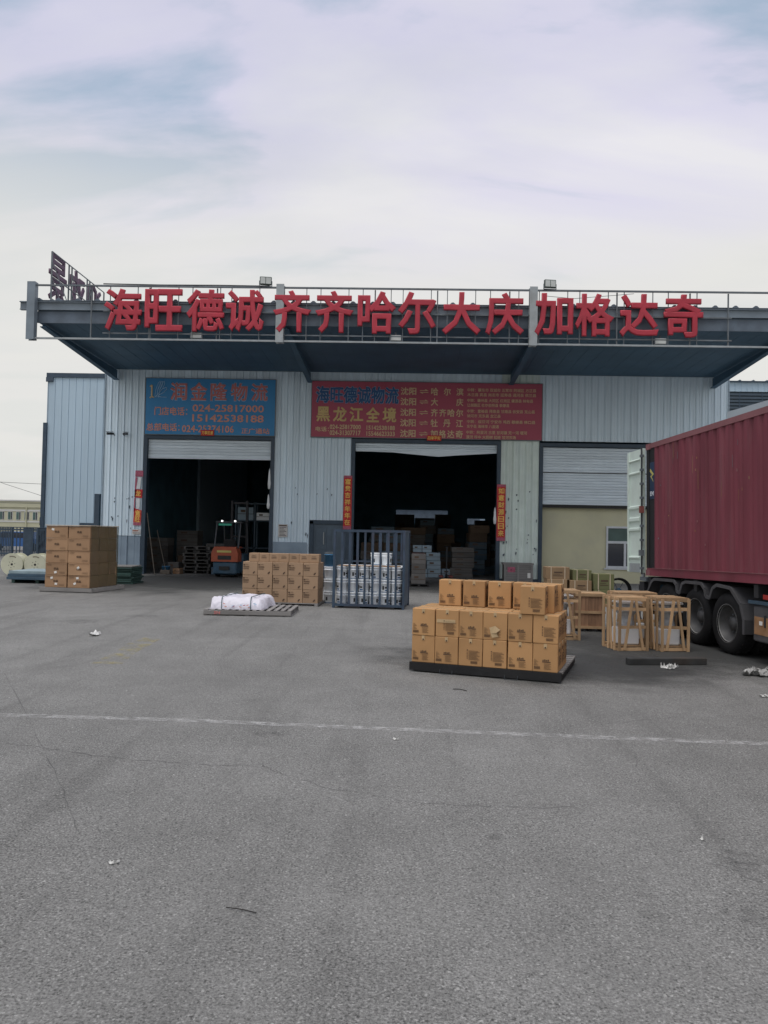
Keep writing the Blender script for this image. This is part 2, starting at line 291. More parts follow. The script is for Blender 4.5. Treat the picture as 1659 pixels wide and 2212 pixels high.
# ------------------------------------------------------------------ mesh helpers
class MB:
    def __init__(s): s.v = []; s.f = []; s.sm = []
    def add(s, vs, fs, smooth=False):
        o = len(s.v); s.v += [tuple(p) for p in vs]
        for f in fs: s.f.append(tuple(i + o for i in f)); s.sm.append(smooth)
        return s
    def box(s, x0, x1, y0, y1, z0, z1):
        v = [(x0, y0, z0), (x1, y0, z0), (x1, y1, z0), (x0, y1, z0), (x0, y0, z1), (x1, y0, z1), (x1, y1, z1), (x0, y1, z1)]
        return s.add(v, [(0, 3, 2, 1), (4, 5, 6, 7), (0, 1, 5, 4), (1, 2, 6, 5), (2, 3, 7, 6), (3, 0, 4, 7)])
    def cbox(s, x0, x1, y0, y1, z0, z1, c):
        """box with chamfered edges"""
        P = {}; v = []
        for i, (x, sx) in enumerate(((x0, 1), (x1, -1))):
            for j, (y, sy) in enumerate(((y0, 1), (y1, -1))):
                for k, (z, sz) in enumerate(((z0, 1), (z1, -1))):
                    for a, p in enumerate(((x, y + sy * c, z + sz * c), (x + sx * c, y, z + sz * c), (x + sx * c, y + sy * c, z))):
                        P[i, j, k, a] = len(v); v.append(p)
        f = []
        f.append((P[0,0,0,0], P[0,0,1,0], P[0,1,1,0], P[0,1,0,0])); f.append((P[1,0,0,0], P[1,1,0,0], P[1,1,1,0], P[1,0,1,0]))
        f.append((P[0,0,0,1], P[1,0,0,1], P[1,0,1,1], P[0,0,1,1])); f.append((P[0,1,0,1], P[0,1,1,1], P[1,1,1,1], P[1,1,0,1]))
        f.append((P[0,0,0,2], P[0,1,0,2], P[1,1,0,2], P[1,0,0,2])); f.append((P[0,0,1,2], P[1,0,1,2], P[1,1,1,2], P[0,1,1,2]))
        for i in (0, 1):
            for j in (0, 1): f.append((P[i,j,0,0], P[i,j,1,0], P[i,j,1,1], P[i,j,0,1]))
            for k in (0, 1): f.append((P[i,0,k,0], P[i,1,k,0], P[i,1,k,2], P[i,0,k,2]))
        for j in (0, 1):
            for k in (0, 1): f.append((P[0,j,k,1], P[1,j,k,1], P[1,j,k,2], P[0,j,k,2]))
        for i in (0, 1):
            for j in (0, 1):
                for k in (0, 1): f.append((P[i,j,k,0], P[i,j,k,1], P[i,j,k,2]))
        return s.add(v, f)
    def bar(s, a, b, w, h, up=(0, 0, 1)):
        """rectangular bar from a to b, w across, h along up"""
        a = Vector(a); b = Vector(b); d = (b - a).normalized(); u = Vector(up)
        if abs(d.dot(u)) > 0.98: u = Vector((0, 1, 0))
        sx = d.cross(u).normalized(); u = sx.cross(d).normalized()
        v = []
        for p in (a, b):
            for i, j in ((-1, -1), (1, -1), (1, 1), (-1, 1)): v.append(p + sx * (w / 2 * i) + u * (h / 2 * j))
        return s.add(v, [(0, 1, 2, 3), (7, 6, 5, 4), (0, 4, 5, 1), (1, 5, 6, 2), (2, 6, 7, 3), (3, 7, 4, 0)])
    def cyl(s, a, b, r0, r1=None, n=12, caps=True):
        a = Vector(a); b = Vector(b); r1 = r0 if r1 is None else r1; d = (b - a).normalized()
        u = Vector((0, 0, 1)) if abs(d.z) < 0.9 else Vector((1, 0, 0)); x = d.cross(u).normalized(); y = d.cross(x)
        v = []
        for p, r in ((a, r0), (b, r1)):
            for i in range(n):
                t = 2 * math.pi * i / n; v.append(p + x * (r * math.cos(t)) + y * (r * math.sin(t)))
        s.add(v, [(i, (i + 1) % n, n + (i + 1) % n, n + i) for i in range(n)], True)
        if caps: s.add(v, [tuple(range(n))[::-1], tuple(range(n, 2 * n))])
        return s
    def tube(s, pts, r, n=6, closed=False):
        for i in range(len(pts) - (0 if closed else 1)): s.cyl(pts[i], pts[(i + 1) % len(pts)], r, r, n)
        return s
    def lathe(s, prof, n=20, axis='Z', origin=(0, 0, 0), smooth=True):
        """prof: list of (r, h)"""
        v = []; m = len(prof); ox, oy, oz = origin
        for i in range(n):
            t = 2 * math.pi * i / n; c, sn = math.cos(t), math.sin(t)
            for r, h in prof:
                if axis == 'Z': v.append((ox + r * c, oy + r * sn, oz + h))
                elif axis == 'Y': v.append((ox + r * c, oy + h, oz + r * sn))
                else: v.append((ox + h, oy + r * c, oz + r * sn))
        f = []
        for i in range(n):
            for j in range(m - 1):
                a = i * m + j; b = ((i + 1) % n) * m + j; f.append((a, b, b + 1, a + 1))
        return s.add(v, f, smooth)
    def prism(s, poly, a0, a1, axis='Y'):
        """poly: 2-D outline; for axis X -> (y,z), Y -> (x,z), Z -> (x,y)"""
        n = len(poly)
        def P(p, a): return (a, p[0], p[1]) if axis == 'X' else ((p[0], a, p[1]) if axis == 'Y' else (p[0], p[1], a))
        v = [P(p, a0) for p in poly] + [P(p, a1) for p in poly]
        return s.add(v, [tuple(range(n))[::-1], tuple(range(n, 2 * n))] + [(i, (i + 1) % n, n + (i + 1) % n, n + i) for i in range(n)])
    def mesh(s, name, m):
        me = bpy.data.meshes.new(name); me.from_pydata(s.v, [], s.f); me.update()
        for p, k in zip(me.polygons, s.sm): p.use_smooth = k
        me.materials.append(MATS[m]); return me
    def build(s, name, m, parent=None, loc=(0, 0, 0), rz=0.0):
        return inst(s.mesh(name, m), name, parent, loc, rz)

def inst(me, name, parent=None, loc=(0, 0, 0), rz=0.0, rx=0.0):
    o = bpy.data.objects.new(name, me); COL.objects.link(o); o.parent = parent
    o.location = loc; o.rotation_euler = (rx, 0, rz); return o
def tag(o, label=None, cat=None, group=None, kind=None):
    if label: o['label'] = label
    if cat: o['category'] = cat
    if group: o['group'] = group
    if kind: o['kind'] = kind
    return o
def thing(name, label, cat, loc=(0, 0, 0), rz=0.0, group=None):
    o = bpy.data.objects.new(name, None); COL.objects.link(o); o.location = loc; o.rotation_euler = (0, 0, rz)
    o.empty_display_size = 0.1
    return tag(o, label, cat, group)
def copy_tree(o, parent=None):
    c = o.copy(); COL.objects.link(c); c.parent = parent
    for ch in list(o.children): copy_tree(ch, c)
    return c
BX = lambda *a: MB().box(*a)
ORD = ['first', 'second', 'third', 'fourth', 'fifth', 'sixth', 'seventh', 'eighth', 'ninth', 'tenth']

# text mesh: characters in the XZ plane facing -Y, fattened by a bevel, origin at the middle, `w` x `h` box
def text_mesh(body, h, w=None, fat=0.02, depth=0.004, m='ink_black', spacing=1.0, ext=0.02):
    c = bpy.data.curves.new('text', 'FONT'); c.body = body; c.size = 1.0; c.bevel_depth = fat; c.extrude = ext; c.bevel_resolution = 0
    c.resolution_u = 2; c.space_character = spacing
    o = bpy.data.objects.new('text', c); COL.objects.link(o)
    bpy.context.view_layer.update()
    me = bpy.data.meshes.new_from_object(o.evaluated_get(bpy.context.evaluated_depsgraph_get()))
    bpy.data.objects.remove(o); bpy.data.curves.remove(c)
    xs = [v.co.x for v in me.vertices]; ys = [v.co.y for v in me.vertices]; zs = [v.co.z for v in me.vertices]
    x0, x1, y0, y1, z0, z1 = min(xs), max(xs), min(ys), max(ys), min(zs), max(zs)
    sy = h / (y1 - y0); sx = (w / (x1 - x0)) if w else sy; sz = depth / (z1 - z0)
    for v in me.vertices:
        x, y, z = v.co
        v.co = ((x - (x0 + x1) / 2) * sx, -(z - z0) * sz, (y - (y0 + y1) / 2) * sy)
    me.materials.clear(); me.materials.append(MATS[m]); me.update(); return me

# ================================================================== GROUND
g = MB().add([(-700, -60, 0), (700, -60, 0), (700, 1200, 0), (-700, 1200, 0)], [(0, 1, 2, 3)]).build('ground', 'asphalt'); tag(g, kind='structure')
def ribbon(pts, w, z, jit=0.0):
    m = MB(); prev = None
    for i, (x, y) in enumerate(pts):
        a = pts[max(0, i - 1)]; b = pts[min(len(pts) - 1, i + 1)]; dx_, dy_ = b[0] - a[0], b[1] - a[1]; l = math.hypot(dx_, dy_) or 1
        ww = w * (1 + random.uniform(-jit, jit)); nx, ny = -dy_ / l * ww / 2, dx_ / l * ww / 2
        cur = [(x + nx, y + ny, z), (x - nx, y - ny, z)]
        if prev: m.add(prev + cur, [(0, 1, 3, 2)])
        prev = cur
    return m
lp = [(-9, 7.72), (-4.0, 7.62), (-2.08, 7.60), (-0.17, 7.48), (1.65, 7.38), (3.41, 7.30), (9, 7.0)]
tag(ribbon(lp, 0.13, 0.004).build('painted_line', 'line_white'), kind='structure')
tag(ribbon([(-4.1, 10.6), (-4.2, 11.6), (-4.28, 12.4), (-4.3, 13.2)], 0.42, 0.004, 0.3).build('painted_line', 'line_yellow'), kind='structure')
def wiggle(pts, n=10, a=0.035):
    o = []
    for (x0, y0), (x1, y1) in zip(pts, pts[1:]):
        for i in range(n):
            t = i / n; o.append((x0 + (x1 - x0) * t + random.uniform(-a, a), y0 + (y1 - y0) * t + random.uniform(-a, a)))
    return o + [pts[-1]]
ck = [(-3.6, 6.62), (-3.22, 6.61), (-2.56, 6.37), (-2.01, 6.25), (-1.55, 6.2), (-1.15, 6.25), (-0.88, 6.0), (-0.57, 5.75), (-0.35, 5.67), (0.12, 5.47), (0.76, 5.43), (1.25, 5.47)]
ribbon(wiggle(ck, 8, 0.02), 0.0035, 0.003, 0.8).build('crack', 'tar', g)
ribbon(wiggle([(-5.08, 9.74), (-3.38, 7.06), (-2.47, 5.59), (-1.98, 4.76)], 8, 0.01), 0.003, 0.003, 0.8).build('crack', 'tar', g)
ribbon(wiggle([(2.0, 7.9), (2.9, 8.3), (3.6, 8.1), (4.4, 8.5)], 6, 0.03), 0.003, 0.003, 0.8).build('crack', 'tar', g)
for x, y, s in ((1.28, 3.95, 0.09), (1.75, 4.0, 0.13), (2.95, 5.25, 0.16), (2.4, 2.75, 0.12), (-1.2, 7.2, 0.2), (-6.4, 15.2, 0.5), (-5.6, 16.4, 0.45), (0.6, 4.9, 0.1), (2.05, 4.6, 0.3), (4.2, 8.3, 0.4)):
    m = MB(); n = 14; pts = [(x + s * random.uniform(.5, 1) * math.cos(6.283 * i / n), y + s * 0.8 * random.uniform(.5, 1) * math.sin(6.283 * i / n), 0.0035) for i in range(n)]
    m.add(pts, [tuple(range(n))]).build('oil_stain', 'stain', g)

for x, y, sx_, sy_, a in ((-7.6, 27.2, 7.5, 6.6, 0), (1.2, 27.8, 5.5, 4.8, 0), (5.2, 13.6, 4.6, 4.2, .1), (2.0, 11.6, 3.0, 2.2, -.3)):  # soft-edged darker asphalt patches before the doors and beside trailer and near pallet
    o = MB().add([(-1, -1, 0), (1, -1, 0), (1, 1, 0), (-1, 1, 0)], [(0, 1, 2, 3)]).build('dark_patch', 'dark_ground', g, (x, y, .0045 + .0012 * len([c for c in g.children if c.name.startswith('dark_patch')])), a); o.scale = (sx_, sy_, 1)
# ================================================================== WAREHOUSE
YF = 31.3
X0, X1, ZT = -12.45, 12.92, 8.46
wh = thing('warehouse', 'long pale blue corrugated steel warehouse with three roller doors and deep canopy', 'warehouse', (0, YF, 0))
def panels(parent, x0, x1, z0, z1, m, pitch=0.264, y=0.0, dep=0.038, name='wall_panel', cache={}):
    n = max(1, round((x1 - x0) / pitch)); p = (x1 - x0) / n
    key = (round(p, 4), round(z1 - z0, 3), m, dep)
    if key not in cache:
        prof = [(0, 0), (p * .40, 0), (p * .44, -dep * .35), (p * .48, 0), (p * .78, 0), (p * .84, -dep), (p * .92, -dep), (p * .935, .02), (p * .985, .02), (p, 0), (p, .05), (0, .05)]
        cache[key] = MB().prism(prof, 0, z1 - z0, 'Z').mesh(name, m)
    for i in range(n): inst(cache[key], name, parent, (x0 + i * p, y, z0))
D1 = (-10.80, -5.40, 5.68); D2 = (-2.25, 3.83, 5.66); D3 = (5.38, 11.2, 5.62)
for a, b, z0 in ((X0, D1[0], 1.55), (D1[1], -3.9, 0.1), (-3.9, D2[0], 2.34), (D2[1], D3[0], 0.12), (D3[1], X1, 0.12)):
    panels(wh, a, b, z0, ZT, 'clad_aged' if a == D2[1] else 'clad')
for a, b in ((D1[0], D1[1]), (D2[0], D2[1]), (D3[0], D3[1])): panels(wh, a, b, 5.72, ZT, 'clad')
panels(wh, X0, D1[0], 0.1, 1.53, 'clad_low', name='base_panel', pitch=0.55)
BX(D1[1] + .02, -4.0, -0.065, -0.048, 0.12, 1.42).build('patch_plate', 'clad_low', wh)
for a, b in ((X0, D1[0]), (D1[1], -3.9), (D2[1], D3[0]), (D3[1], X1)): BX(a, b, -0.05, 0.06, 0, 0.1).build('plinth', 'trim', wh)
BX(X0 - .05, X0, -.05, .1, 0, ZT).build('corner_trim', 'trim_light', wh); BX(X1, X1 + .05, -.05, .1, 0, ZT).build('corner_trim', 'trim_light', wh)
# shell: side walls, back wall with openings, roof
BX(X0 - .04, X0 + .15, .12, 30, 0, 9.0).build('side_wall', 'interior', wh); BX(X1 - .15, X1 + .04, .12, 30, 0, 9.0).build('side_wall', 'interior', wh)
bw = MB(); zr = lambda *q: bw.box(q[0], q[1], 29.8, 30, q[2], q[3])
zr(X0 + .15, X1 - .15, 0, 2.65); zr(X0 + .15, X1 - .15, 3.7, 9); zr(X0 + .15, -.75, 2.65, 3.7); zr(3.35, 4.9, 2.65, 3.7); zr(6.3, X1 - .15, 2.65, 3.7); zr(4.9, 6.3, 3.1, 3.7)
bw.build('back_wall', 'interior', wh)
BX(X0 - .1, X1 + .1, .07, 30.2, 9.0, 9.2).build('roof', 'interior', wh)
BX(X0, X1, .07, .16, 5.75, 9.0).build('inner_lining', 'interior', wh)
for a, b in ((X0 + .15, D1[0] - .1), (D1[1] + .1, -3.9), (D2[1] + .1, D3[0] - .1), (D3[1] + .1, X1 - .15)): BX(a, b, .07, .16, 0, 5.75).build('inner_lining', 'interior', wh)
for i in range(5):
    BX(X0 + .2, X1 - .2, 4 + i * 5.2, 4.2 + i * 5.2, 8.3, 8.95).build('roof_beam', 'interior', wh)
# door frames
for (a, b, zt) in (D1, D2, D3):
    fr = MB(); fr.box(a, a + .15, -.07, .25, 0, zt - .12).box(b - .15, b, -.07, .25, 0, zt - .12).box(a, b, -.07, .25, zt - .12, zt + .02)
    fr.build('door_frame', 'trim', wh)
# roller shutters
def slats(a, b, z0, z1, h, y):
    s = MB().box(a, b, y + .035, y + .06, z0, z1).build('roller_shutter', 'shutter', wh)
    n = round((z1 - z0) / h); p = (z1 - z0) / n
    prof = [(0, .004), (-.012, p * .15), (-.022, p * .5), (-.012, p * .85), (0, p - .004), (.03, p - .004), (.03, .004)]
    me = MB().prism(prof, a, b, 'X').mesh('slat', 'shutter')
    for i in range(n): inst(me, 'slat', s, (0, y, z0 + i * p))
    BX(a, b, y - .02, y + .034, z0 - .06, z0).build('bottom_bar', 'shutter', s)
    return s
slats(D1[0] + .16, D1[1] - .16, 4.82, 5.55, 0.115, .10)
s2 = slats(D2[0] + .16, D2[1] - .16, 5.25, 5.54, 0.1, .10)
slats(D3[0] + .16, D3[1] - .16, 3.22, 5.48, 0.115, .10)
BX(D3[0] + .17, D3[1] - .17, .055, .075, 4.44, 4.47).build('shutter_seam', 'ink_black', wh)
BX(D3[0] + .17, D3[1] - .17, .09, .13, 3.03, 3.15).build('shutter_seal', 'ink_black', wh)
MB().prism([(-2.0, 5.20), (-0.6, 5.17), (1.3, 5.02), (2.2, 5.10), (3.6, 5.19), (3.6, 5.20), (-2.0, 5.21)], .09, .125, 'Y').build('sagging_slat', 'shutter', s2)
# office wall behind the third door, with window
ow = MB(); ow.box(D3[0] + .15, 8.20, .35, .5, 0, 3.1).box(9.42, D3[1] - .15, .35, .5, 0, 3.1).box(8.20, 9.42, .35, .5, 0, .62).box(8.20, 9.42, .35, .5, 2.32, 3.1)
ow.build('office_wall', 'beige_wall', wh)
wi = MB(); wi.box(8.20, 9.42, .30, .42, .62, .70).box(8.20, 9.42, .30, .42, 2.24, 2.32).box(8.20, 8.27, .30, .42, .70, 2.24).box(9.35, 9.42, .30, .42, .70, 2.24).box(8.27, 9.35, .31, .41, 1.62, 1.72).box(8.92, 9.01, .31, .41, .70, 1.62)
wn = wi.build('window', 'frame_white', wh)
BX(8.27, 8.92, .37, .38, .70, 1.62).build('pane', 'glass_dark', wn); BX(9.01, 9.35, .37, .38, .70, 1.62).build('pane', 'glass_dark', wn); BX(8.27, 9.35, .37, .38, 1.72, 2.24).build('pane', 'far_glass', wn)
BX(8.12, 9.52, .27, .36, .56, .615).build('sill', 'frame_white', wn)
# personnel door
MB().box(-3.88, -3.74, -.08, .2, 0, 2.30).box(-2.42, -2.26, -.08, .2, 0, 2.30).box(-3.88, -2.26, -.08, .2, 2.19, 2.33).build('side_door_frame', 'trim', wh)
pd = BX(-3.74, -2.42, 0, .06, .02, 2.19).build('side_door', 'door_grey', wh)
for (a, b, c, d) in ((-3.62, -3.2, .25, .95), (-2.98, -2.55, .25, .95), (-3.62, -3.2, 1.15, 2.0), (-2.98, -2.55, 1.15, 2.0)): BX(a, b, -.02, -.002, c, d).build('panel', 'door_grey', pd)
BX(-3.33, -3.29, -.06, -.022, 1.35, 1.85).build('handle', 'steel_pale', pd); BX(-3.25, -2.9, -.04, -.003, .98, 1.03).build('bolt', 'steel_pale', pd)
MB().cyl((-3.0, -.06, .45), (-3.0, -.06, .8), .06, .05, 8).build('orange_glove', 'orange', pd)
# dents and holes in the sheet
for k in range(46):
    lo, hi = random.choice(((-12.3, -10.95), (-5.3, -2.5), (3.9, 5.3), (3.9, 5.3)))
    x, z = random.uniform(lo, hi), random.uniform(1.0, 3.9)
    if -3.9 < x < -2.2 and z < 2.4: continue
    w, h = random.uniform(.012, .03), random.uniform(.03, .1)
    MB().prism([(x - w, z), (x, z - h), (x + w * .8, z - h * .3), (x + w * 1.3, z + h * .4), (x, z + h * .8)], -.05, -.046, 'Y').build('scuff', 'trim', wh)

# canopy
CY = 24.7 - YF; CX0, CX1 = -12.15, 12.55
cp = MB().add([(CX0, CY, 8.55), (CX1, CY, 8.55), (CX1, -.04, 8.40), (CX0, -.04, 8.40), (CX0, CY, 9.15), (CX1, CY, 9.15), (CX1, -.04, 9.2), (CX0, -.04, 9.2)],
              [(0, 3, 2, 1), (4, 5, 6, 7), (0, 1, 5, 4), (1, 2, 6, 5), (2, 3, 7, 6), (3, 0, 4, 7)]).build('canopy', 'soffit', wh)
nseam = 44
for i in range(nseam + 1):
    x = CX0 + .05 + (CX1 - CX0 - .1) * i / nseam
    MB().bar((x, CY + .05, 8.547), (x, -.1, 8.400), .03, .008).build('soffit_rib', 'soffit', cp)
fb = MB().box(CX0 - .55, CX1, CY - .09, CY - .003, 8.93, 9.20).box(CX0 - .55, CX1, CY - .16, CY - .09, 9.17, 9.20).box(CX0 - .55, CX1, CY - .13, CY - .09, 8.93, 8.955)
fb.build('fascia_channel', 'fascia_pale', cp)
BX(CX0, CX1, CY - .04, CY - .003, 8.52, 8.90).build('fascia_plate', 'fascia', cp)
rs = MB().box(CX0 - .2, CX1 + .1, CY - .18, -.1, 9.21, 9.235)
for i in range(39):
    x = CX0 + .1 + i * .64
    rs.prism([(x - .1, 9.236), (x - .03, 9.30), (x + .03, 9.30), (x + .1, 9.236)], CY - .18, -.1, 'Y')
rs.build('roof_sheet', 'fascia', cp)
for x in (-12.0, -4.0, 4.18, 12.3):
    bm_ = MB().prism([(CY + .05, 8.50), (CY + .05, 8.43), (-.05, 7.98), (-.05, 8.36)], x - .02, x + .02, 'X')
    bm_.bar((x, CY + .05, 8.42), (x, -.05, 7.965), .2, .025)
    bm_.build('canopy_beam', 'soffit', cp)

# ---- rooftop letter sign on its frame (carried by the canopy front)
SY = 24.42
rsn = thing('letter_sign', 'long row of big red Chinese characters on a steel frame along canopy edge', 'sign', (0, SY, 0))
for (x, w) in ((-12.22, .26), (-4.14, .25), (3.94, .25)):
    p = MB().box(x - w / 2, x + w / 2, -.10, -.08, 7.90, 9.78).box(x - w / 2, x + w / 2, .10, .12, 7.90, 9.78).box(x - .015, x + .015, -.08, .10, 7.90, 9.78)
    if x < -10: p.box(x + w / 2 - .02, x + w / 2, -.079, .099, 7.9, 9.78)
    p.build('post', 'steel_pale' if x > -10 else 'fascia_pale', rsn)
BX(-12.1, 13.6, -.03, .03, 9.66, 9.71).build('rail', 'steel', rsn)
BX(-12.1, 13.6, -.03, .03, 7.93, 7.985).build('rail', 'steel_pale', rsn)
BX(-9.9, 10.2, .03, .055, 8.14, 8.18).build('rail', 'steel', rsn)
BX(-9.9, 10.2, .03, .055, 8.86, 8.90).build('rail', 'steel', rsn)
lets = '海旺德诚齐齐哈尔大庆加格达奇'
LX = [-9.215, -7.889, -6.533, -5.265, -3.747, -2.392, -1.036, 0.246, 1.661, 3.032, 4.579, 5.861, 7.261, 8.647]   # letter centres along the canopy, metres
for ch, X in zip(lets, LX):
    me = text_mesh(ch, 1.36, 1.22, 0.026, 0.09, 'red_letter', ext=0.4)
    inst(me, 'letter', rsn, (X, -.02, 8.895))
for i, X in enumerate(LX):
    for dx_ in (-.45, .45): BX(X + dx_ - .012, X + dx_ + .012, .0, .025, 7.985, 9.66).build('upright', 'steel', rsn)
for X in (-10.3, -8.4, -6.2, -1.1, .9, 3.2, 6.6, 8.9, 10.1): BX(X - .02, X + .02, .056, .09, 7.985, 9.66).build('upright', 'steel', rsn)
MB().tube([(-9.9, .0, 9.75), (-8, .0, 9.73), (-6.2, .0, 9.74), (-4.5, 0, 9.73)], .02, 5).build('cable', 'steel_dark', rsn)
MB().tube([(4.3, -.04, 9.5), (5.2, -.05, 9.42), (6.3, -.05, 9.52), (7.1, -.04, 9.6)], .008, 4).build('cable', 'steel_dark', rsn)
# floodlights on the top rail
def flood(X, lab):
    f = thing('floodlight', lab, 'floodlight', (X, SY - .05, 9.71), R(8), 'floodlights on the sign rail')
    h = MB().cbox(-.19, .19, -.05, .05, .04, .30, .015).build('housing', 'lamp_body', f)
    for i in range(2): BX(-.165 + i * .175, -.01 + i * .175, -.06, -.051, .07, .27).build('lens', 'lens', f)
    MB().bar((-.2, 0, 0), (-.2, 0, .17), .02, .04).bar((.2, 0, 0), (.2, 0, .17), .02, .04).bar((-.2, 0, 0), (.2, 0, 0), .04, .02).build('bracket', 'steel', f)
    for k in range(6): BX(-.17 + k * .06, -.15 + k * .06, .051, .08, .06, .28).build('cooling_fin', 'lamp_body', f)
    return f
flood(-4.62, 'square floodlight on the top rail above the left half of the red letters')
flood(4.45, 'square floodlight on the top rail just right of a grey post')
for X, lab in ((-6.85, 'small box lamp hanging below the third and fourth red letters'), (-.42, 'small box lamp hanging below the middle red letters'), (7.98, 'small box lamp hanging below the two last red letters')):
    f = thing('sign_lamp', lab, 'lamp', (X, SY + .1, 8.02), 0, 'box lamps under the letters')
    MB().cbox(-.2, .2, -.06, .06, 0, .2, .015).build('housing', 'steel', f); BX(-.17, .17, -.067, -.061, .02, .18).build('lens', 'lens', f)
    BX(-.02, .02, 0, .04, .2, .3).build('bracket', 'steel_dark', f)
# side sign, letters face left, seen edge-on from behind
ss = thing('side_sign', 'row of dark purple characters on scaffold at left roof end, seen edge-on', 'sign', (-12.98, 27.0, 9.25))
for i, ch in enumerate('景欢迎'):
    y0 = .05 + i * 1.62
    me = text_mesh(ch, 1.75, 1.4, 0.012, 0.07, 'purple_letter', ext=0.3)
    o = inst(me, 'letter', ss, (0.06, y0 + .72, 1.68), -math.pi / 2)
fr = MB()
for y in (.05, 1.45, 1.7, 3.1, 3.35, 4.8): fr.bar((.12, y, 0), (.12, y, 2.5), .045, .045)
for z in (.8, 1.6, 2.5): fr.bar((.12, .05, z), (.12, 4.8, z), .03, .03)
for y in (.1, 1.7, 3.3): fr.bar((.12, y + 1.4, 0.1), (.12, y, 1.5), .03, .03); fr.bar((.13, y, 2.1), (.9, y + .2, 0.0), .03, .03)
fr.build('frame', 'steel', ss)

# ---- sign boards
def board(name, label, x0, x1, z0, z1, m):
    t = thing(name, label, 'sign', ((x0 + x1) / 2, YF - .10, (z0 + z1) / 2))
    w, h = (x1 - x0) / 2, (z1 - z0) / 2
    BX(-w, w, -.03, .03, -h, h).build('board', m, t)
    f = MB().box(-w - .03, w + .03, -.035, .035, -h - .03, -h - .001).box(-w - .03, w + .03, -.035, .035, h + .001, h + .03).box(-w - .03, -w - .001, -.035, .035, -h, h).box(w + .001, w + .03, -.035, .035, -h, h)
    f.build('frame', 'steel', t); return t
blue = board('sign_board', 'blue company sign board above the left roller door', -10.74, -5.41, 5.74, 8.03, 'sign_blue')
def bl(txt, xa, xb, ya, yb, m, fat=.02, under=None, ufat=.07, y=-.034):
    # set out on the blue board: sign spans 1430 x 600 units
    k = 5.33 / 1430; X = ((xa + xb) / 2 - 820) * k; Z = (395 - (ya + yb) / 2) * k; w, h = (xb - xa) * k, (yb - ya) * k
    if under: inst(text_mesh(txt, h * 1.06, w * 1.02, ufat, .006, under), 'lettering', blue, (X, y, Z)); y -= .009
    inst(text_mesh(txt, h, w, fat, .006, m), 'lettering', blue, (X, y, Z))
for i, ch in enumerate('润金隆物流'): bl(ch, 375 + i * 223, 562 + i * 223, 128, 325, 'ink_red', .022, 'ink_sky', .045)
bl('门店电话：', 205, 570, 400, 495, 'ink_rose', .02)
bl('024-25817000', 625, 1415, 368, 450, 'ink_rose', .02)
bl('15142538188', 625, 1415, 478, 560, 'ink_rose', .02)
bl('总部电话：', 120, 490, 580, 668, 'ink_rose', .02)
bl('024-25374106', 515, 1088, 597, 678, 'ink_rose', .02)
bl('正广通站', 1172, 1482, 622, 686, 'ink_rose', .02)
# emblem: upright stroke with looping wing lines
k = 5.33 / 1430
def lg(pts, r, m):
    q = [((x - 820) * k, -.045, (395 - y) * k) for x, y in pts]
    MB().tube(q, r, 5).build('emblem', m, blue)
lg([(150, 180), (172, 165), (172, 290), (150, 305)], .035, 'ink_tan'); lg([(172, 290), (195, 300)], .03, 'ink_tan')
for dxx in (0, 22, 44): lg([(205 + dxx, 300), (215 + dxx, 210), (240 + dxx, 140), (262 + dxx, 118), (268 + dxx, 150), (240 + dxx, 210)], .011, 'ink_sky')
lg([(205, 300), (250, 250), (290, 200), (330, 185), (338, 205), (300, 245), (250, 270), (240, 290), (335, 295)], .014, 'ink_sky')

red = board('sign_board', 'wide dark red route sign board above the middle roller door', -3.90, 5.44, 5.74, 8.01, 'sign_red')
def rl(txt, xa, xb, ya, yb, m, fat=.02, under=None, ufat=.07, y=-.034):
    # units: photo columns 1249..2170 and rows 1522..1752 on the board
    k = 9.34 / 921; X = ((xa + xb) / 2 - 1709.5) * k; Z = (1637 - (ya + yb) / 2) * k; w, h = (xb - xa) * k, (yb - ya) * k
    if under: inst(text_mesh(txt, h * 1.05, w * 1.01, ufat, .006, under), 'lettering', red, (X, y, Z)); y -= .009
    inst(text_mesh(txt, h, w, fat, .006, m), 'lettering', red, (X, y, Z))
rl('海旺德诚物流', 1265, 1597, 1545, 1615, 'ink_navy', .025, 'ink_sky', .042)
for i, ch in enumerate('黑龙江全境'): rl(ch, 1268 + i * 66.5, 1268 + i * 66.5 + 56, 1627, 1688, 'ink_gold', .03)
rl('电话：', 1266, 1320, 1708, 1728, 'ink_tan', .02)
rl('024-25817000', 1323, 1448, 1699, 1718, 'ink_tan', .025); rl('024-31307717', 1323, 1448, 1722, 1742, 'ink_tan', .025)
rl('15142538188', 1471, 1585, 1701, 1719, 'ink_tan', .025); rl('15546623333', 1471, 1585, 1724, 1743, 'ink_tan', .025)
rows = [('哈 尔 滨', 1545), ('大　　庆', 1587), ('齐齐哈尔', 1630), ('牡 丹 江', 1672), ('加格达奇', 1715)]
for i, (dst, y) in enumerate(rows):
    rl('沈阳', 1605, 1668, y, y + 31, 'ink_tan', .022)
    rl('⇌', 1680, 1718, y + 7, y + 25, 'ink_tan', .03)
    for j, ch in enumerate([c for c in dst if c not in ' 　']):
        n_ = len([c for c in dst if c not in ' 　']); xa = 1727 + j * (130 - 29) / (n_ - 1)
        rl(ch, xa, xa + 29, y, y + 31, 'ink_tan', .022)
small = [('中转：肇东市 双城市 五常市 阿城区 方正县', '木兰县 宾县 尚志市 延寿县 通河县 依兰县'), ('中转：肇州县 大同区 红岗区 肇源县 林甸县', '让胡路区 杜尔伯特县 泰康县'), ('中转：富裕县 拜泉县 甘南县 依安县 克山县', '讷河市 克东县 龙江县'), ('中转：绥芬河 宁安市 鸡西 穆棱县 林口县', '东宁县 海林市 八面通'), ('中转：阿里河 古里 甘河镇 克一河 塔河', '漠河 呼中 大杨树 松岭 甘河农场')]
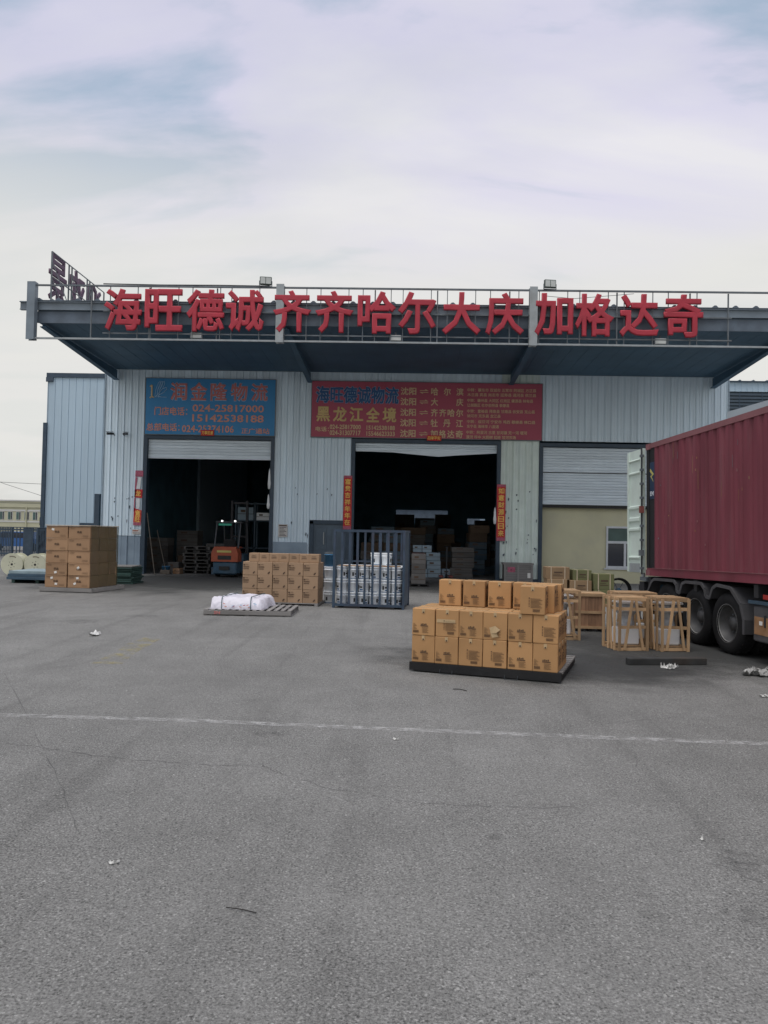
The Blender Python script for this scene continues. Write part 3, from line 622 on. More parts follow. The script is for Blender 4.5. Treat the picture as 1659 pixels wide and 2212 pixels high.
wid = [((1872, 2146), (1872, 2146)), ((1872, 2134), (1872, 2040)), ((1872, 2142), (1872, 2006)), ((1872, 2144), (1872, 2000)), ((1870, 2112), (1870, 2068))]
for i, (a, b) in enumerate(small):
    y = rows[i][1]
    rl(a, *wid[i][0], y, y + 14, 'ink_tan', .015); rl(b, *wid[i][1], y + 19, y + 33, 'ink_tan', .015)

# ---- couplets and small banners, paper notices
def banner(name, label, x0, x1, z0, z1, txt, vertical=True, y=YF - .07, m='couplet', cat='banner', tail=True):
    t = thing(name, label, cat, ((x0 + x1) / 2, y, z0)); w, h = (x1 - x0) / 2, z1 - z0
    rows_ = 12; mb = MB()
    for i in range(rows_):
        za, zb = h * i / rows_, h * (i + 1) / rows_
        wa = w * (1 - .05 * random.random()); ya, yb = .006 * math.sin(i * 1.3), .006 * math.sin((i + 1) * 1.3)
        mb.add([(-wa, ya, za), (wa, ya, za), (wa, yb, zb), (-wa, yb, zb), (-wa, ya + .006, za), (wa, ya + .006, za), (wa, yb + .006, zb), (-wa, yb + .006, zb)],
               [(0, 1, 2, 3), (5, 4, 7, 6), (1, 5, 6, 2), (4, 0, 3, 7)])
    mb.build('paper', m, t)
    n = len(txt)
    if vertical:
        top_ = h * .95; st = (h * .95 - h * .07) / n
        for i, ch in enumerate(txt): inst(text_mesh(ch, st * .86, w * 1.35, .03, .005, 'gold'), 'character', t, (0, -.012, top_ - (i + .5) * st))
        if tail: BX(-w * .95, w * .95, -.012, -.008, .005, h * .06).build('flower_print', 'couplet_pink', t); BX(-w * .95, w * .95, -.012, -.008, h * .96, h * .995).build('flower_print', 'couplet_pink', t)
    else: inst(text_mesh(txt, h * .7, w * 1.7, .03, .005, 'gold'), 'character', t, (0, -.012, h / 2))
    return t
banner('couplet_banner', 'red vertical couplet banner reading 富贵吉祥年年在 beside the middle door', -2.53, -2.19, 1.98, 4.17, '富贵吉祥年年在', y=YF - .10)
banner('couplet_banner', 'red vertical couplet banner reading 如意财源日日来 on the narrow column', 3.68, 4.04, 1.64, 3.92, '如意财源日日来', y=YF - .10)
banner('door_banner', 'tiny red banner reading 万事如意 at foot of the blue sign', -8.43, -7.87, 5.70, 5.93, '万事如意', False, YF - .16)
banner('door_banner', 'tiny red banner reading 四季平安 at foot of the dark red sign', .80, 1.40, 5.64, 5.86, '四季平安', False, YF - .17)
t = thing('torn_banner', 'torn red couplet banner hanging in strips left of the left door', 'banner', (-10.95, YF - .085, 1.98))
def torn(poly, m): MB().prism(poly, 0, .006, 'Y').build('paper_strip', m, t)
torn([(-.16, 2.0), (.17, 2.0), (.17, 2.25), (-.15, 2.25)], 'couplet_pink'); torn([(-.17, 1.15), (-.13, 1.15), (-.06, 1.95), (-.15, 1.99)], 'couplet_pink')
torn([(-.17, 1.15), (.15, 1.12), (.16, 1.48), (-.16, 1.47)], 'couplet'); torn([(-.19, .55), (-.14, .6), (-.12, 1.13), (-.17, 1.13)], 'couplet_pink')
torn([(-.19, .12), (.13, .14), (.14, .62), (-.02, .66), (-.17, .72)], 'couplet'); torn([(-.19, 0), (.12, .0), (.13, .135), (-.19, .115)], 'couplet_pink')
torn([(-.10, 1.50), (.05, 1.5), (.10, 1.96), (-.02, 1.99)], 'white_glaze'); torn([(-.08, .68), (.05, .68), (.07, 1.10), (-.1, 1.10)], 'white_glaze')
for ch, z in (('龙', 1.31), ('意', .5), ('旺', .25)): inst(text_mesh(ch, .24, .22, .03, .005, 'gold'), 'character', t, (-.01, -.005, z))
t = thing('wall_notice', 'white paper notice with printed lines pasted on the middle column', 'notice', (-4.98, YF - .06, 1.62))
BX(-.19, .19, -.006, 0, 0, .52).build('paper', 'paper', t)
for i in range(7): BX(-.14, .14 - .05 * (i % 3), -.010, -.007, .05 + i * .055, .07 + i * .055).build('printed_line', 'ink_black', t)
BX(-.16, .16, -.010, -.007, .44, .49).build('printed_line', 'ink_brown', t)
t = thing('wall_notice', 'small white and orange notice below the torn red banner', 'notice', (-10.98, YF - .06, 1.62))
BX(-.2, .15, -.006, 0, 0, .2).build('paper', 'paper', t); BX(-.17, .05, -.010, -.007, .12, .16).build('printed_line', 'orange', t); BX(-.17, .12, -.010, -.007, .04, .06).build('printed_line', 'ink_black', t)
# security cameras
for X, lab, d in ((-12.02, 'dark security camera pointing left on the warehouse front', -1), (-11.62, 'dark security camera pointing right on the warehouse front', 1)):
    t = thing('security_camera', lab, 'camera', (X, YF - .05, 5.72), 0, 'cameras by the left corner')
    MB().cyl((0, -.1, 0), (d * .22, -.28, -.02), .045, .05, 10).build('body', 'steel_dark', t); MB().bar((d * .02, -.12, .07), (d * .25, -.3, .05), .12, .012).build('hood', 'steel_dark', t)
    MB().bar((0, 0, -.06), (0, -.12, -.02), .03, .03).build('bracket', 'steel_dark', t)

# ================================================================== YARD: pallets, cartons, crates
def slat_pallet(t, w, d, h, m, nslat=9, along='Y', board=.09, stringers=3):
    """wooden pallet, local origin at front-left corner; slats run along `along`"""
    if along == 'Y':
        p = (w - board) / (nslat - 1); me = BX(0, board, 0, d, h - .022, h).mesh('slat', m)
        for i in range(nslat): inst(me, 'slat', t, (i * p, 0, 0))
        for j in range(stringers): BX(0, w, j * (d - .08) / (stringers - 1), j * (d - .08) / (stringers - 1) + .08, .018, h - .0225).build('stringer', m, t)
        me = BX(0, board, 0, d, 0, .017).mesh('bottom_slat', m)
        for i in (0, nslat // 2, nslat - 1): inst(me, 'bottom_slat', t, (i * p, 0, 0))
    else:
        p = (d - board) / (nslat - 1); me = BX(0, w, 0, board, h - .022, h).mesh('slat', m)
        for i in range(nslat): inst(me, 'slat', t, (0, i * p, 0))
        for j in range(stringers): BX(j * (w - .08) / (stringers - 1), j * (w - .08) / (stringers - 1) + .08, 0, d, .018, h - .0225).build('stringer', m, t)
        me = BX(0, w, 0, board, 0, .017).mesh('bottom_slat', m)
        for i in (0, nslat // 2, nslat - 1): inst(me, 'bottom_slat', t, (0, i * p, 0))
def carton_mesh(w, d, h, m, dent=0.0):
    mb = MB().cbox(0, w, 0, d, 0, h, .006)
    if dent:   # crushed corners: pull corner vertices inwards
        q = {}
        for i, (x, y, z) in enumerate(mb.v):
            k_ = (x < w / 2, y < d / 2, z < h / 2)
            if k_ not in q: q[k_] = [random.uniform(0, dent) for _ in range(3)]
            a, b, c = q[k_]; mb.v[i] = (x + (a if k_[0] else -a), y + (b if k_[1] else -b), z - (0 if k_[2] else c * .6))
    return mb.mesh('carton', m)
def place(O, rz, x, y): return (O[0] + x * math.cos(rz) - y * math.sin(rz), O[1] + x * math.sin(rz) + y * math.cos(rz))

# ---- near pallet of tan cartons
O = (0.12, 10.64); rz = R(-18.7)
t = thing('plastic_pallet', 'black pallet under the tan cartons nearest the camera', 'pallet', (*O, 0), rz)
MB().box(-.02, 2.03, -.03, .03, .085, .13).box(-.02, 2.03, -.03, .0, .02, .085).build('front_beam', 'pallet_dark', t)
for x in (0, .49, .97, 1.45, 1.93): BX(x, x + .09, .0, 1.6, .03, .098).build('runner', 'pallet_dark', t)
for i in range(9): BX(-.02, 2.03, .12 + i * .172, .22 + i * .172, .1, .13).build('slat', 'pallet_grey', t)
for x in (.42, 1.3): MB().tube([(x, -.04, .06), (x, -.05, .005), (x + .17, -.05, .005), (x + .17, -.04, .06)], .006, 5).build('wire_loop', 'steel_dark', t)
W_, D_, H_ = .328, .295, .366
cms = [carton_mesh(W_, D_, H_, 'carton', .007) for _ in range(8)]
def printA():
    m = MB(); y0, y1 = -.0035, -.0015
    m.box(.125, .235, y0, y1, .125, .136)
    for i in range(4): m.box(.13 + i * .022, .145 + i * .022, y0, y1, .142, .158 + .006 * (i % 2))
    for i in range(5): m.box(.15, .24 - .02 * (i % 2), y0, y1, .04 + i * .016, .0435 + i * .016)
    for i in range(6): m.box(.02, .075 - .015 * (i % 3), y0, y1, .085 + i * .014, .088 + i * .014)
    for i in range(11): m.box(.02 + i * .0075, .0235 + i * .0075, y0, y1, .035, .07)
    return m.mesh('print', 'ink_brown')
def printB():
    m = MB(); y0, y1 = -.0035, -.0015
    for i in range(8): m.box(.14, .29 - .02 * (i % 3), y0, y1, .09 + i * .016, .0945 + i * .016)
    for i in range(11): m.box(.17 + i * .0085, .174 + i * .0085, y0, y1, .035, .07)
    for i in range(5): m.box(.115, .128, y0, y1, .10 + i * .02, .108 + i * .02)
    m.box(.115, .13, y0, y1, .205, .22)
    return m.mesh('print', 'ink_brown')
def printS():
    m = MB(); x0, x1 = W_ + .0015, W_ + .0035
    for i in range(7): m.box(x0, x1, .05, .2 - .02 * (i % 3), .09 + i * .018, .095 + i * .018)
    for i in range(5): m.box(x0, x1, .21, .24, .10 + i * .04, .125 + i * .04)
    m.box(x0, x1, .06, .12, .26, .30)
    return m.mesh('print', 'ink_brown')
pA, pB, pS = printA(), printB(), printS()
tp = MB().box(-.0012, W_ + .0012, D_ / 2 - .03, D_ / 2 + .03, H_ - .05, H_ + .0015).mesh('tape', 'tape')
tf = MB().box(W_ / 2 - .02, W_ / 2 + .02, -.002, D_ * .0 - .0005, H_ - .06, H_ - .001).mesh('tape_end', 'tape')
mk = MB().prism([(W_ / 2 - .012, H_ - .05), (W_ / 2 + .002, H_ - .062), (W_ / 2 + .014, H_ - .05), (W_ / 2, H_ - .038)], -.0042, -.0025, 'Y').mesh('tape_mark', 'ink_brown')
fl_ = MB().box(.004, W_ - .004, D_ / 2 - .002, D_ / 2 + .002, H_ + .0015, H_ + .0022).mesh('flap_seam', 'ink_brown')
LN = {0: 'front row', 1: 'middle row', 2: 'back row'}
def near_box(cx, cy, z, label, typ, a=0.0, side=False):
    x, y = place(O, rz, cx, cy)
    o = inst(random.choice(cms), 'carton', None, (x, y, z), rz + a); tag(o, label, 'carton', 'tan cartons on the near pallet')
    inst(tp, 'tape', o); inst(tf, 'tape_end', o); inst(mk, 'tape_mark', o); inst(fl_, 'flap_seam', o)
    inst(pA if typ == 0 else pB, 'print', o)
    if side: inst(pS, 'side_print', o)
    return o
ty = {(0, 0): [0, 0, 1, 1, 0, 0], (1, 0): [0, 1, 0, 0, 0, 1]}
for lay, ln in ((0, 'lower layer'), (1, 'upper full layer')):
    for r in range(3):
        for c in range(6):
            if lay == 0 and r in (1,) and 0 < c < 5: continue
            t_ = ty.get((lay, r), [0, 1, 0, 0, 1, 0])[c]
            near_box(.0 + c * .331 + random.uniform(-.003, .003), .0 + r * .299 + random.uniform(-.004, .004), .131 + lay * .3675,
                     'tan carton on near pallet, %s, %s, %s from left' % (ln, LN[r], ORD[c]), t_, random.uniform(-.014, .014), c == 5)
for i, (x, y, a, d, ty_) in enumerate(((.2, .6, .01, 'leftmost loose tan carton standing on top of the near pallet load', 0), (.555, .595, -.01, 'second loose tan carton from left on top of the near pallet load', 0),
                               (.92, .59, .015, 'third loose tan carton from left on top of the near pallet load', 0), (1.275, .60, 0, 'loose tan carton half hidden behind the forward top carton on near pallet', 0),
                               (1.61, .605, .0, 'rightmost rear loose tan carton on top of the near pallet load', 1), (1.485, -.03, .02, 'forward loose tan carton standing on front row of near pallet load', 1),
                               (1.56, .285, -.02, 'loose tan carton tucked right behind the forward top carton on near pallet', 0))):
    near_box(x, y, .131 + 2 * .3675 + .001, d, ty_, a, True)
pt = BX(.02, W_ - .05, -.0035, -.0015, .19, .235).mesh('clear_tape', 'tape')
for o_ in list(COL.objects):
    if o_.name.startswith('carton') and 'near pallet, upper full layer, front row, second' in o_.get('label', ''): inst(pt, 'clear_tape', o_)
x, y = place(O, rz, .993 + .12, 0); # torn tape on one carton face
tt = MB().add([(.02, -.012, .16), (.10, -.02, .19), (.17, -.012, .14), (.12, -.03, .10), (.05, -.016, .09)], [(0, 1, 2, 3, 4)])
tt.add([(.03, -.013, .12), (.12, -.028, .10), (.15, -.014, .05), (.06, -.014, .03)], [(0, 1, 2, 3)])
oo = tt.build('torn_tape', 'tape', None, (x - .05, y + .02, .4985), rz); tag(oo, 'peeling strip of clear tape on a near pallet carton face', 'tape')

# ---- left pallet of brown cartons, film-wrapped side
O2 = (-10.36, 21.95); r2 = R(-8)
t = thing('wooden_pallet', 'grey wooden pallet under the tall brown carton stack at left', 'pallet', (*place(O2, r2, -.08, -.1), 0), r2)
slat_pallet(t, 1.62, 1.85, .13, 'pallet_grey', 8, 'X')
BX(-.002, 1.622, -.03, -.002, .03, .135).build('front_board', 'pallet_grey', t)
bw_, bd_, bh_ = .69, .50, .352
cbs = [carton_mesh(bw_, bd_, bh_, 'carton_brown', .012) for _ in range(6)]
two = text_mesh('优品', .065, .15, .03, .003, 'ink_brown')
ln_ = MB()
for i in range(3): ln_.box(.45, .62, -.003, -.001, .05 + i * .02, .053 + i * .02); ln_.box(.05, .2, -.003, -.001, .27 + i * .02, .273 + i * .02)
ln_ = ln_.mesh('print', 'ink_brown')
LAY = ['bottom layer', 'second layer', 'middle layer', 'fourth layer', 'top layer']
stk = {(0, 0): [(.22, .27), (.36, .10)], (0, 1): [(.31, .28), (.23, .12)], (1, 0): [(.33, .08)], (1, 1): [(.32, .22)], (4, 0): [(.22, .25)]}
sl = MB().box(-.04, .04, -.004, -.001, -.03, .03).mesh('sticker', 'sticker')
tmesh = MB().box(.02, bw_ - .02, -.0025, -.0005, bh_ - .03, bh_ - .026).mesh('flap_line', 'ink_brown')
for l in range(5):
    for c in range(2):
        for r in range(3):
            if r == 1 and c == 0 and l < 4: continue
            j = .02 if l < 2 else 0
            x, y = place(O2, r2, c * (bw_ + .006) + (j if c else 0) + random.uniform(-.006, .006), r * (bd_ + .01) + (random.uniform(-.01, .01)))
            o = inst(random.choice(cbs), 'carton', None, (x, y, .132 + l * (bh_ + .002)), r2 + random.uniform(-.008, .008))
            tag(o, 'brown carton in tall left stack, %s, %s, %s column' % (LAY[l], LN[r], 'left' if c == 0 else 'right'), 'carton', 'brown cartons stacked at left')
            if r == 0:
                inst(two, 'printed_characters', o, (bw_ / 2, -.001, bh_ * .52)); inst(ln_, 'print', o); inst(tmesh, 'flap_line', o)
                for sxx, szz in stk.get((l, c), []): inst(sl, 'sticker', o, (sxx, 0, szz), 0).rotation_euler = (0, random.uniform(-.8, .8), 0)
x, y = place(O2, r2, 0, 0)
f = MB(); xr = 2 * bw_ + .032; n = 14
rows_ = []
for i in range(n + 1):
    yy = 1.53 * i / n; rows_.append([(xr + .012 * math.sin(i * 2.1 + k) + (.004 if k % 2 else 0), yy, .14 + 1.78 * k / 10) for k in range(11)])
for i in range(n):
    for k in range(10): f.add([rows_[i][k], rows_[i + 1][k], rows_[i + 1][k + 1], rows_[i][k + 1]], [(0, 1, 2, 3)])
f.box(xr - .03, xr + .001, 1.526, 1.54, .14, 1.9)
fo = f.build('stretch_film', 'film', None, (x, y, 0), r2); tag(fo, 'shade-tinted olive stretch film wrapped over the right side of the left carton stack', 'film')
o = MB().cbox(-.02, 1.42, -.02, 1.55, 0, .02, .005).build('cardboard_sheet', 'strap_cream', None, (x, y, .132 + 5 * (bh_ + .002) + .003), r2); tag(o, 'flat cardboard sheet lying on top of the tall left carton stack', 'cardboard')

# ---- cable drums
def drum(x, y, lab):
    t = thing('cable_drum', lab, 'drum', (x, y, .42), 0, 'cream cable drums')
    for yy in (0, .55): MB().lathe([(.045, yy), (.42, yy), (.42, yy + .04), (.045, yy + .04), (.045, yy)], 32, 'Y', smooth=False).build('flange', 'drum_cream', t)
    MB().lathe([(.36, .042), (.36, .548)], 28, 'Y').build('winding', 'drum_cream', t)
    MB().lathe([(.001, .005), (.044, .005)], 12, 'Y').build('hole', 'ink_black', t)
    for k in range(6):
        a = k * 1.047 + .3
        MB().cyl((.12 * math.cos(a), -.006, .12 * math.sin(a)), (.12 * math.cos(a), -.001, .12 * math.sin(a)), .014, n=8).build('bolt', 'ink_black', t)
    for k in range(7):
        a = 1.1 + k * .12; BX(-.012, .012, -.003, -.001, -.02, .02).build('stencil_mark', 'ink_brown', t, (.3 * math.cos(a), 0, .3 * math.sin(a)))
    for k in range(4): BX(-.012, .012, -.003, -.001, -.015, .015).build('stencil_mark', 'ink_brown', t, (-.08 + k * .035, 0, -.22))
    return t
drum(-14.72, 28.5, 'cream cable drum at far left, nearer the photo edge'); drum(-13.86, 28.55, 'cream cable drum next to the tall brown carton stack')
for i in range(3):
    o = MB().cbox(0, 1.9, 0, 1.5, 0, .09, .006).build('steel_sheet_stack', 'panel_blue' if i < 2 else 'panel_blue_top', None, (-13.0 + .02 * i, 24.85 + .03 * i, .12 + i * .095), R(-4 + i))
    tag(o, ['dark blue flat panel, lowest of the low stack behind left cartons', 'dark blue flat panel in the middle of the low stack by cable drums', 'pale topped flat panel, uppermost of low stack by cable drums'][i], 'panel', 'flat panels stacked by the drums')
t = thing('wooden_bearer', 'low wooden bearers under the blue flat panels', 'timber', (-12.95, 24.9, 0)); [BX(x, x + .1, 0, 1.4, 0, .119).build('timber', 'green_dark', t) for x in (.1, .9, 1.6)]
for i in range(9):
    o = MB().cbox(0, 1.5, 0, 1.0, 0, .05, .004).build('green_sheet', 'green_dark', None, (-10.55 + random.uniform(-.05, .05), 25.4 + random.uniform(-.03, .03), .005 + i * .062), R(random.uniform(-3, 3)))
    tag(o, 'dark green sheet, %s from the bottom, in pile right of brown cartons' % ORD[i], 'sheet', 'dark green sheets in a pile')
o = MB().cbox(0, 1.45, 0, 1.0, 0, .035, .004).build('wooden_board', 'pallet_grey', None, (-10.52, 25.4, .565), R(1)); tag(o, 'grey wooden board on top of the dark green sheet pile', 'board')

# ---- middle stack of tan cartons
O3 = (-4.10, 19.38); r3 = R(-4.0)
t = thing('wooden_pallet', 'wooden pallet under the tan cartons left of steel cage', 'pallet', (*O3, 0), r3); slat_pallet(t, 1.95, 1.15, .08, 'pallet_grey', 8, 'X')
w3, d3, h3 = .386, .38, .335
c3s = [carton_mesh(w3, d3, h3, 'carton_tan', .008) for _ in range(6)]
p3 = MB()
p3.box(.02, .065, -.003, -.001, .245, .275).box(.08, .15, -.003, -.001, .262, .27)
for i in range(3): p3.box(.02, .17, -.003, -.001, .19 + i * .014, .196 + i * .014)
p3.box(.02, .16, -.003, -.001, .148, .163)
p3.prism([(.26, .05), (.285, .085), (.315, .10), (.325, .075), (.30, .05), (.28, .03)], -.003, -.001, 'Y')
p3 = p3.mesh('print', 'ink_brown')
b3 = BX(.1, .36, -.0018, -.0008, .012, .05).mesh('pale_print', 'carton_grey')
for l in range(3):
    for r in range(2):
        for c in range(5):
            x, y = place(O3, r3, c * (w3 + .004) + random.uniform(-.003, .003), .03 + r * .385)
            o = inst(random.choice(c3s), 'carton', None, (x, y, .081 + l * (h3 + .0015)), r3 + random.uniform(-.006, .006))
            tag(o, 'tan carton left of steel cage, %s, %s, %s from left' % (['bottom layer', 'middle layer', 'third layer'][l], 'front row' if r == 0 else 'rear row', ORD[c]), 'carton', 'tan cartons beside the cage')
            if r == 0: inst(p3, 'print', o)
c4 = carton_mesh(.255, .3, .215, 'carton_tan')
p4 = MB().box(.07, .17, -.003, -.001, .15, .158)
for i in range(3): p4.box(.06, .19, -.003, -.001, .09 + i * .016, .095 + i * .016)
p4 = p4.mesh('print', 'ink_brown')
for c in range(7):
    x, y = place(O3, r3, .14 + c * .258, .12 + random.uniform(0, .02))
    o = inst(c4, 'carton', None, (x, y, .081 + 3 * (h3 + .0015) + .001), r3 + random.uniform(-.02, .02))
    tag(o, 'smaller tan carton in the top row left of steel cage, %s from left' % ORD[c], 'carton', 'small cartons on top by the cage'); tag(inst(p4, 'print', o), kind='stuff')

# ---- low pallet with white wrapped bundle
t = thing('wooden_pallet', 'low slatted grey pallet carrying the white wrapped bundle', 'pallet', (-4.39, 16.83, 0), R(1)); slat_pallet(t, 1.92, 1.4, .13, 'pallet_grey', 13, 'Y', .085)
inst(text_mesh('SN', .07, .14, .03, .003, 'ink_red'), 'painted_mark', t, (.30, -.002, .065))
BX(0, 1.92, -.02, -.001, .03, .105).build('front_board', 'pallet_grey', t)
for o_ in t.children:
    if o_.name.startswith('painted_mark'): o_.location.y = -.021
nx, ny = 26, 18; V = []; random.seed(3)
def bundle_h(u, v):
    e_ = min(u, 1 - u, v, 1 - v); edge = min(1, e_ / .055) ** .55
    return .015 + .235 * edge * (1 - .12 * (u > .75) * (u - .75) * 4) + .012 * math.sin(u * 19 + v * 5) + .01 * math.sin(v * 23) + random.uniform(-.006, .006)
m = MB()
for j in range(ny + 1):
    for i in range(nx + 1):
        u, v = i / nx, j / ny
        V.append((1.17 * u + .16 * v + (.05 * math.sin(v * 7) if u in (0, 1) else 0), 1.15 * v, bundle_h(u, v)))
nb = len(V)
F = [(j * (nx + 1) + i, j * (nx + 1) + i + 1, (j + 1) * (nx + 1) + i + 1, (j + 1) * (nx + 1) + i) for j in range(ny) for i in range(nx)]
m.add(V, F, True); ring = [i for i in range(nx + 1)] + [j * (nx + 1) + nx for j in range(1, ny + 1)] + [ny * (nx + 1) + i for i in range(nx - 1, -1, -1)] + [j * (nx + 1) for j in range(ny - 1, 0, -1)]
m.add([(V[i][0], V[i][1], 0) for i in ring], [tuple(range(len(ring)))[::-1]])
rb = len(m.v) - len(ring)
for a_ in range(len(ring)): m.f.append((ring[a_], rb + a_, rb + (a_ + 1) % len(ring), ring[(a_ + 1) % len(ring)])); m.sm.append(False)
wb = thing('wrapped_bundle', 'white plastic wrapped bundle tied with dark straps on the low pallet', 'bundle', (-4.30, 16.92, .131), R(2))
m.build('wrapping', 'foam_wrap', wb)
for x in (.28, .92): MB().tube([(x, -.012, .01), (x, -.006, .15), (x, .03, .235), (x + .01, .07, .278), (x + .08, .6, .278), (x + .15, 1.08, .278), (x + .16, 1.15, .22), (x + .16, 1.17, .01)], .009, 5).build('strap', 'strap_green', wb)
for k in range(12):
    x = random.uniform(.08, 1.1); BX(-.025, .025, -.003, 0, -.008, .008).build('printed_mark', random.choice(('ink_rose', 'ink_sky', 'couplet_pink')), wb, (x, -.008, random.uniform(.05, .14))).rotation_euler = (0, random.uniform(-.7, .7), 0)

# ---- steel cage with paint buckets
O5 = (-1.78, 19.12); r5 = R(-5.5); CW, CD, CH = 1.80, 1.32, 1.95
cg = thing('steel_cage', 'open blue grey steel cage with upright bars, full of white buckets', 'cage', (*O5, 0), r5)
for x in (0, CW - .06):
    for y in (0, CD - .06): BX(x, x + .06, y, y + .06, 0, CH).build('corner_post', 'cage_paint', cg)
for y in (0, CD - .05): BX(.061, CW - .061, y, y + .05, CH - .06, CH).build('top_rail', 'cage_paint', cg); BX(.061, CW - .061, y, y + .05, .05, .11).build('bottom_rail', 'cage_paint', cg)
for x in (0, CW - .05): BX(x, x + .05, .061, CD - .061, CH - .06, CH).build('top_rail', 'cage_paint', cg)
bm_ = BX(-.026, .026, 0, .02, .111, CH - .061).mesh('bar', 'cage_paint')
for i in range(8): inst(bm_, 'bar', cg, (.03 + (i + 1) * (CW - .06) / 9, .005, 0)); inst(bm_, 'bar', cg, (.03 + (i + 1) * (CW - .06) / 9, CD - .03, 0))
BX(CW - .035, CW - .02, .061, CD - .061, .06, CH - .06).build('side_plate', 'cage_paint', cg); BX(.061, CW - .061, CD - .05, CD - .04, 1.1, 1.14).build('mid_rail', 'cage_paint', cg)
BX(.061, CW - .061, .061, CD - .061, .05, .072).build('floor_plate', 'cage_paint', cg)
for x in (.3, 1.15): BX(x, x + .4, -.02, CD, 0, .05).build('skid', 'pallet_dark', cg)
brad, bh = .136, .322
bprof = [(.001, .0), (.118, .0), (.122, .01), (.130, .225), (.142, .232), (.142, .246), (.132, .25), (.134, .29), (.144, .294), (.144, .312), (.136, .318), (.128, .314), (.001, .314)]
bme = MB().lathe(bprof, 20).mesh('bucket', 'bucket_white')
def lab_mesh(a0, a1, z0, z1, m, r=.1285, n=6, tap=.008):
    mb = MB(); P = []
    for i in range(n + 1):
        a = a0 + (a1 - a0) * i / n
        P.append((r * math.cos(a), r * math.sin(a), z0)); P.append(((r + tap * (z1 - z0) / .2 + .0) * math.cos(a), (r + tap * (z1 - z0) / .2) * math.sin(a), z1))
    for i in range(n): mb.add([P[2 * i], P[2 * i + 2], P[2 * i + 3], P[2 * i + 1]], [(0, 1, 2, 3)], True)
    return mb.mesh('label', m)
lab1 = lab_mesh(-2.1, -1.75, .08, .17, 'ink_black'); lab2 = lab_mesh(-1.6, -1.0, .11, .15, 'ink_black', .1275); lab3 = lab_mesh(-2.9, -.2, .012, .028, 'ink_navy', .1235, 12); lab4 = lab_mesh(-1.55, -.9, .05, .08, 'ink_navy', .127)
rngl = MB().lathe([(.1335, .256), (.1345, .266)], 20).mesh('band', 'ink_navy')
BL = ['bottom layer', 'middle layer', 'top layer']
for l in range(3):
    for r in range(4):
        for c in range(6):
            if l < 2 and r in (1, 2) and c < 5: continue
            x, y = place(O5, r5, .06 + .145 + c * .2755, .20 + r * .285)
            o = inst(bme, 'paint_bucket', None, (x, y, .073 + l * bh), r5 + random.uniform(-1.2, 1.2))
            tag(o, 'white bucket in steel cage, %s, %s, %s from left' % (BL[l], ['front row', 'second row', 'third row', 'rear row'][r], ORD[c]), 'bucket', 'white buckets in the cage')
            if r < 2:
                inst(lab1, 'label', o); inst(lab2, 'label', o); inst(lab3, 'label', o); inst(lab4, 'label', o); inst(rngl, 'band', o)
for i, (x, y) in enumerate(((.95, .95), (1.23, .98))):
    px, py = place(O5, r5, x, y); o = inst(bme, 'paint_bucket', None, (px, py, .073 + 3 * bh + .002), i * 1.3); tag(o, 'white bucket standing on the top layer at rear of steel cage, %s from left' % ORD[i], 'bucket', 'white buckets in the cage')
    inst(lab1, 'label', o); inst(lab3, 'label', o)
for i, (x, y, w, m_) in enumerate(((.1, .08, .75, 'carton_tan'), (.86, .1, .8, 'carton_brown'))):
    px, py = place(O5, r5, x, y); o = MB().cbox(0, w, 0, .42, 0, .012, .003).build('cardboard_sheet', m_, None, (px, py, .073 + 3 * bh + .001), r5 + .03 * i); tag(o, 'flat %s cardboard sheet laid on the caged buckets, %s half' % (('tan', 'left') if i == 0 else ('brown', 'right')), 'cardboard')
for i in range(3):
    o = inst(bme, 'paint_bucket', None, (-1.98, 20.3, .002 + i * bh), i * 2.1); tag(o, 'white bucket in the narrow stack between cartons and cage, %s' % ['lowest', 'middle', 'topmost'][i], 'bucket', 'buckets stacked outside the cage')
    inst(lab1, 'label', o); inst(lab3, 'label', o)
o = MB().lathe([(.001, 0), (.125, 0), (.14, .3), (.148, .3), (.148, .32), (.001, .32)], 18).build('paint_bucket', 'bucket_blue', None, (-1.98, 20.3, .002 + 3 * bh)); tag(o, 'blue bucket on the narrow stack between cartons and cage', 'bucket')
MB().tube([(.14, 0, .28), (.12, -.05, .36), (0, -.07, .40), (-.12, -.05, .36), (-.14, 0, .28)], .006, 5).build('handle', 'steel', o)

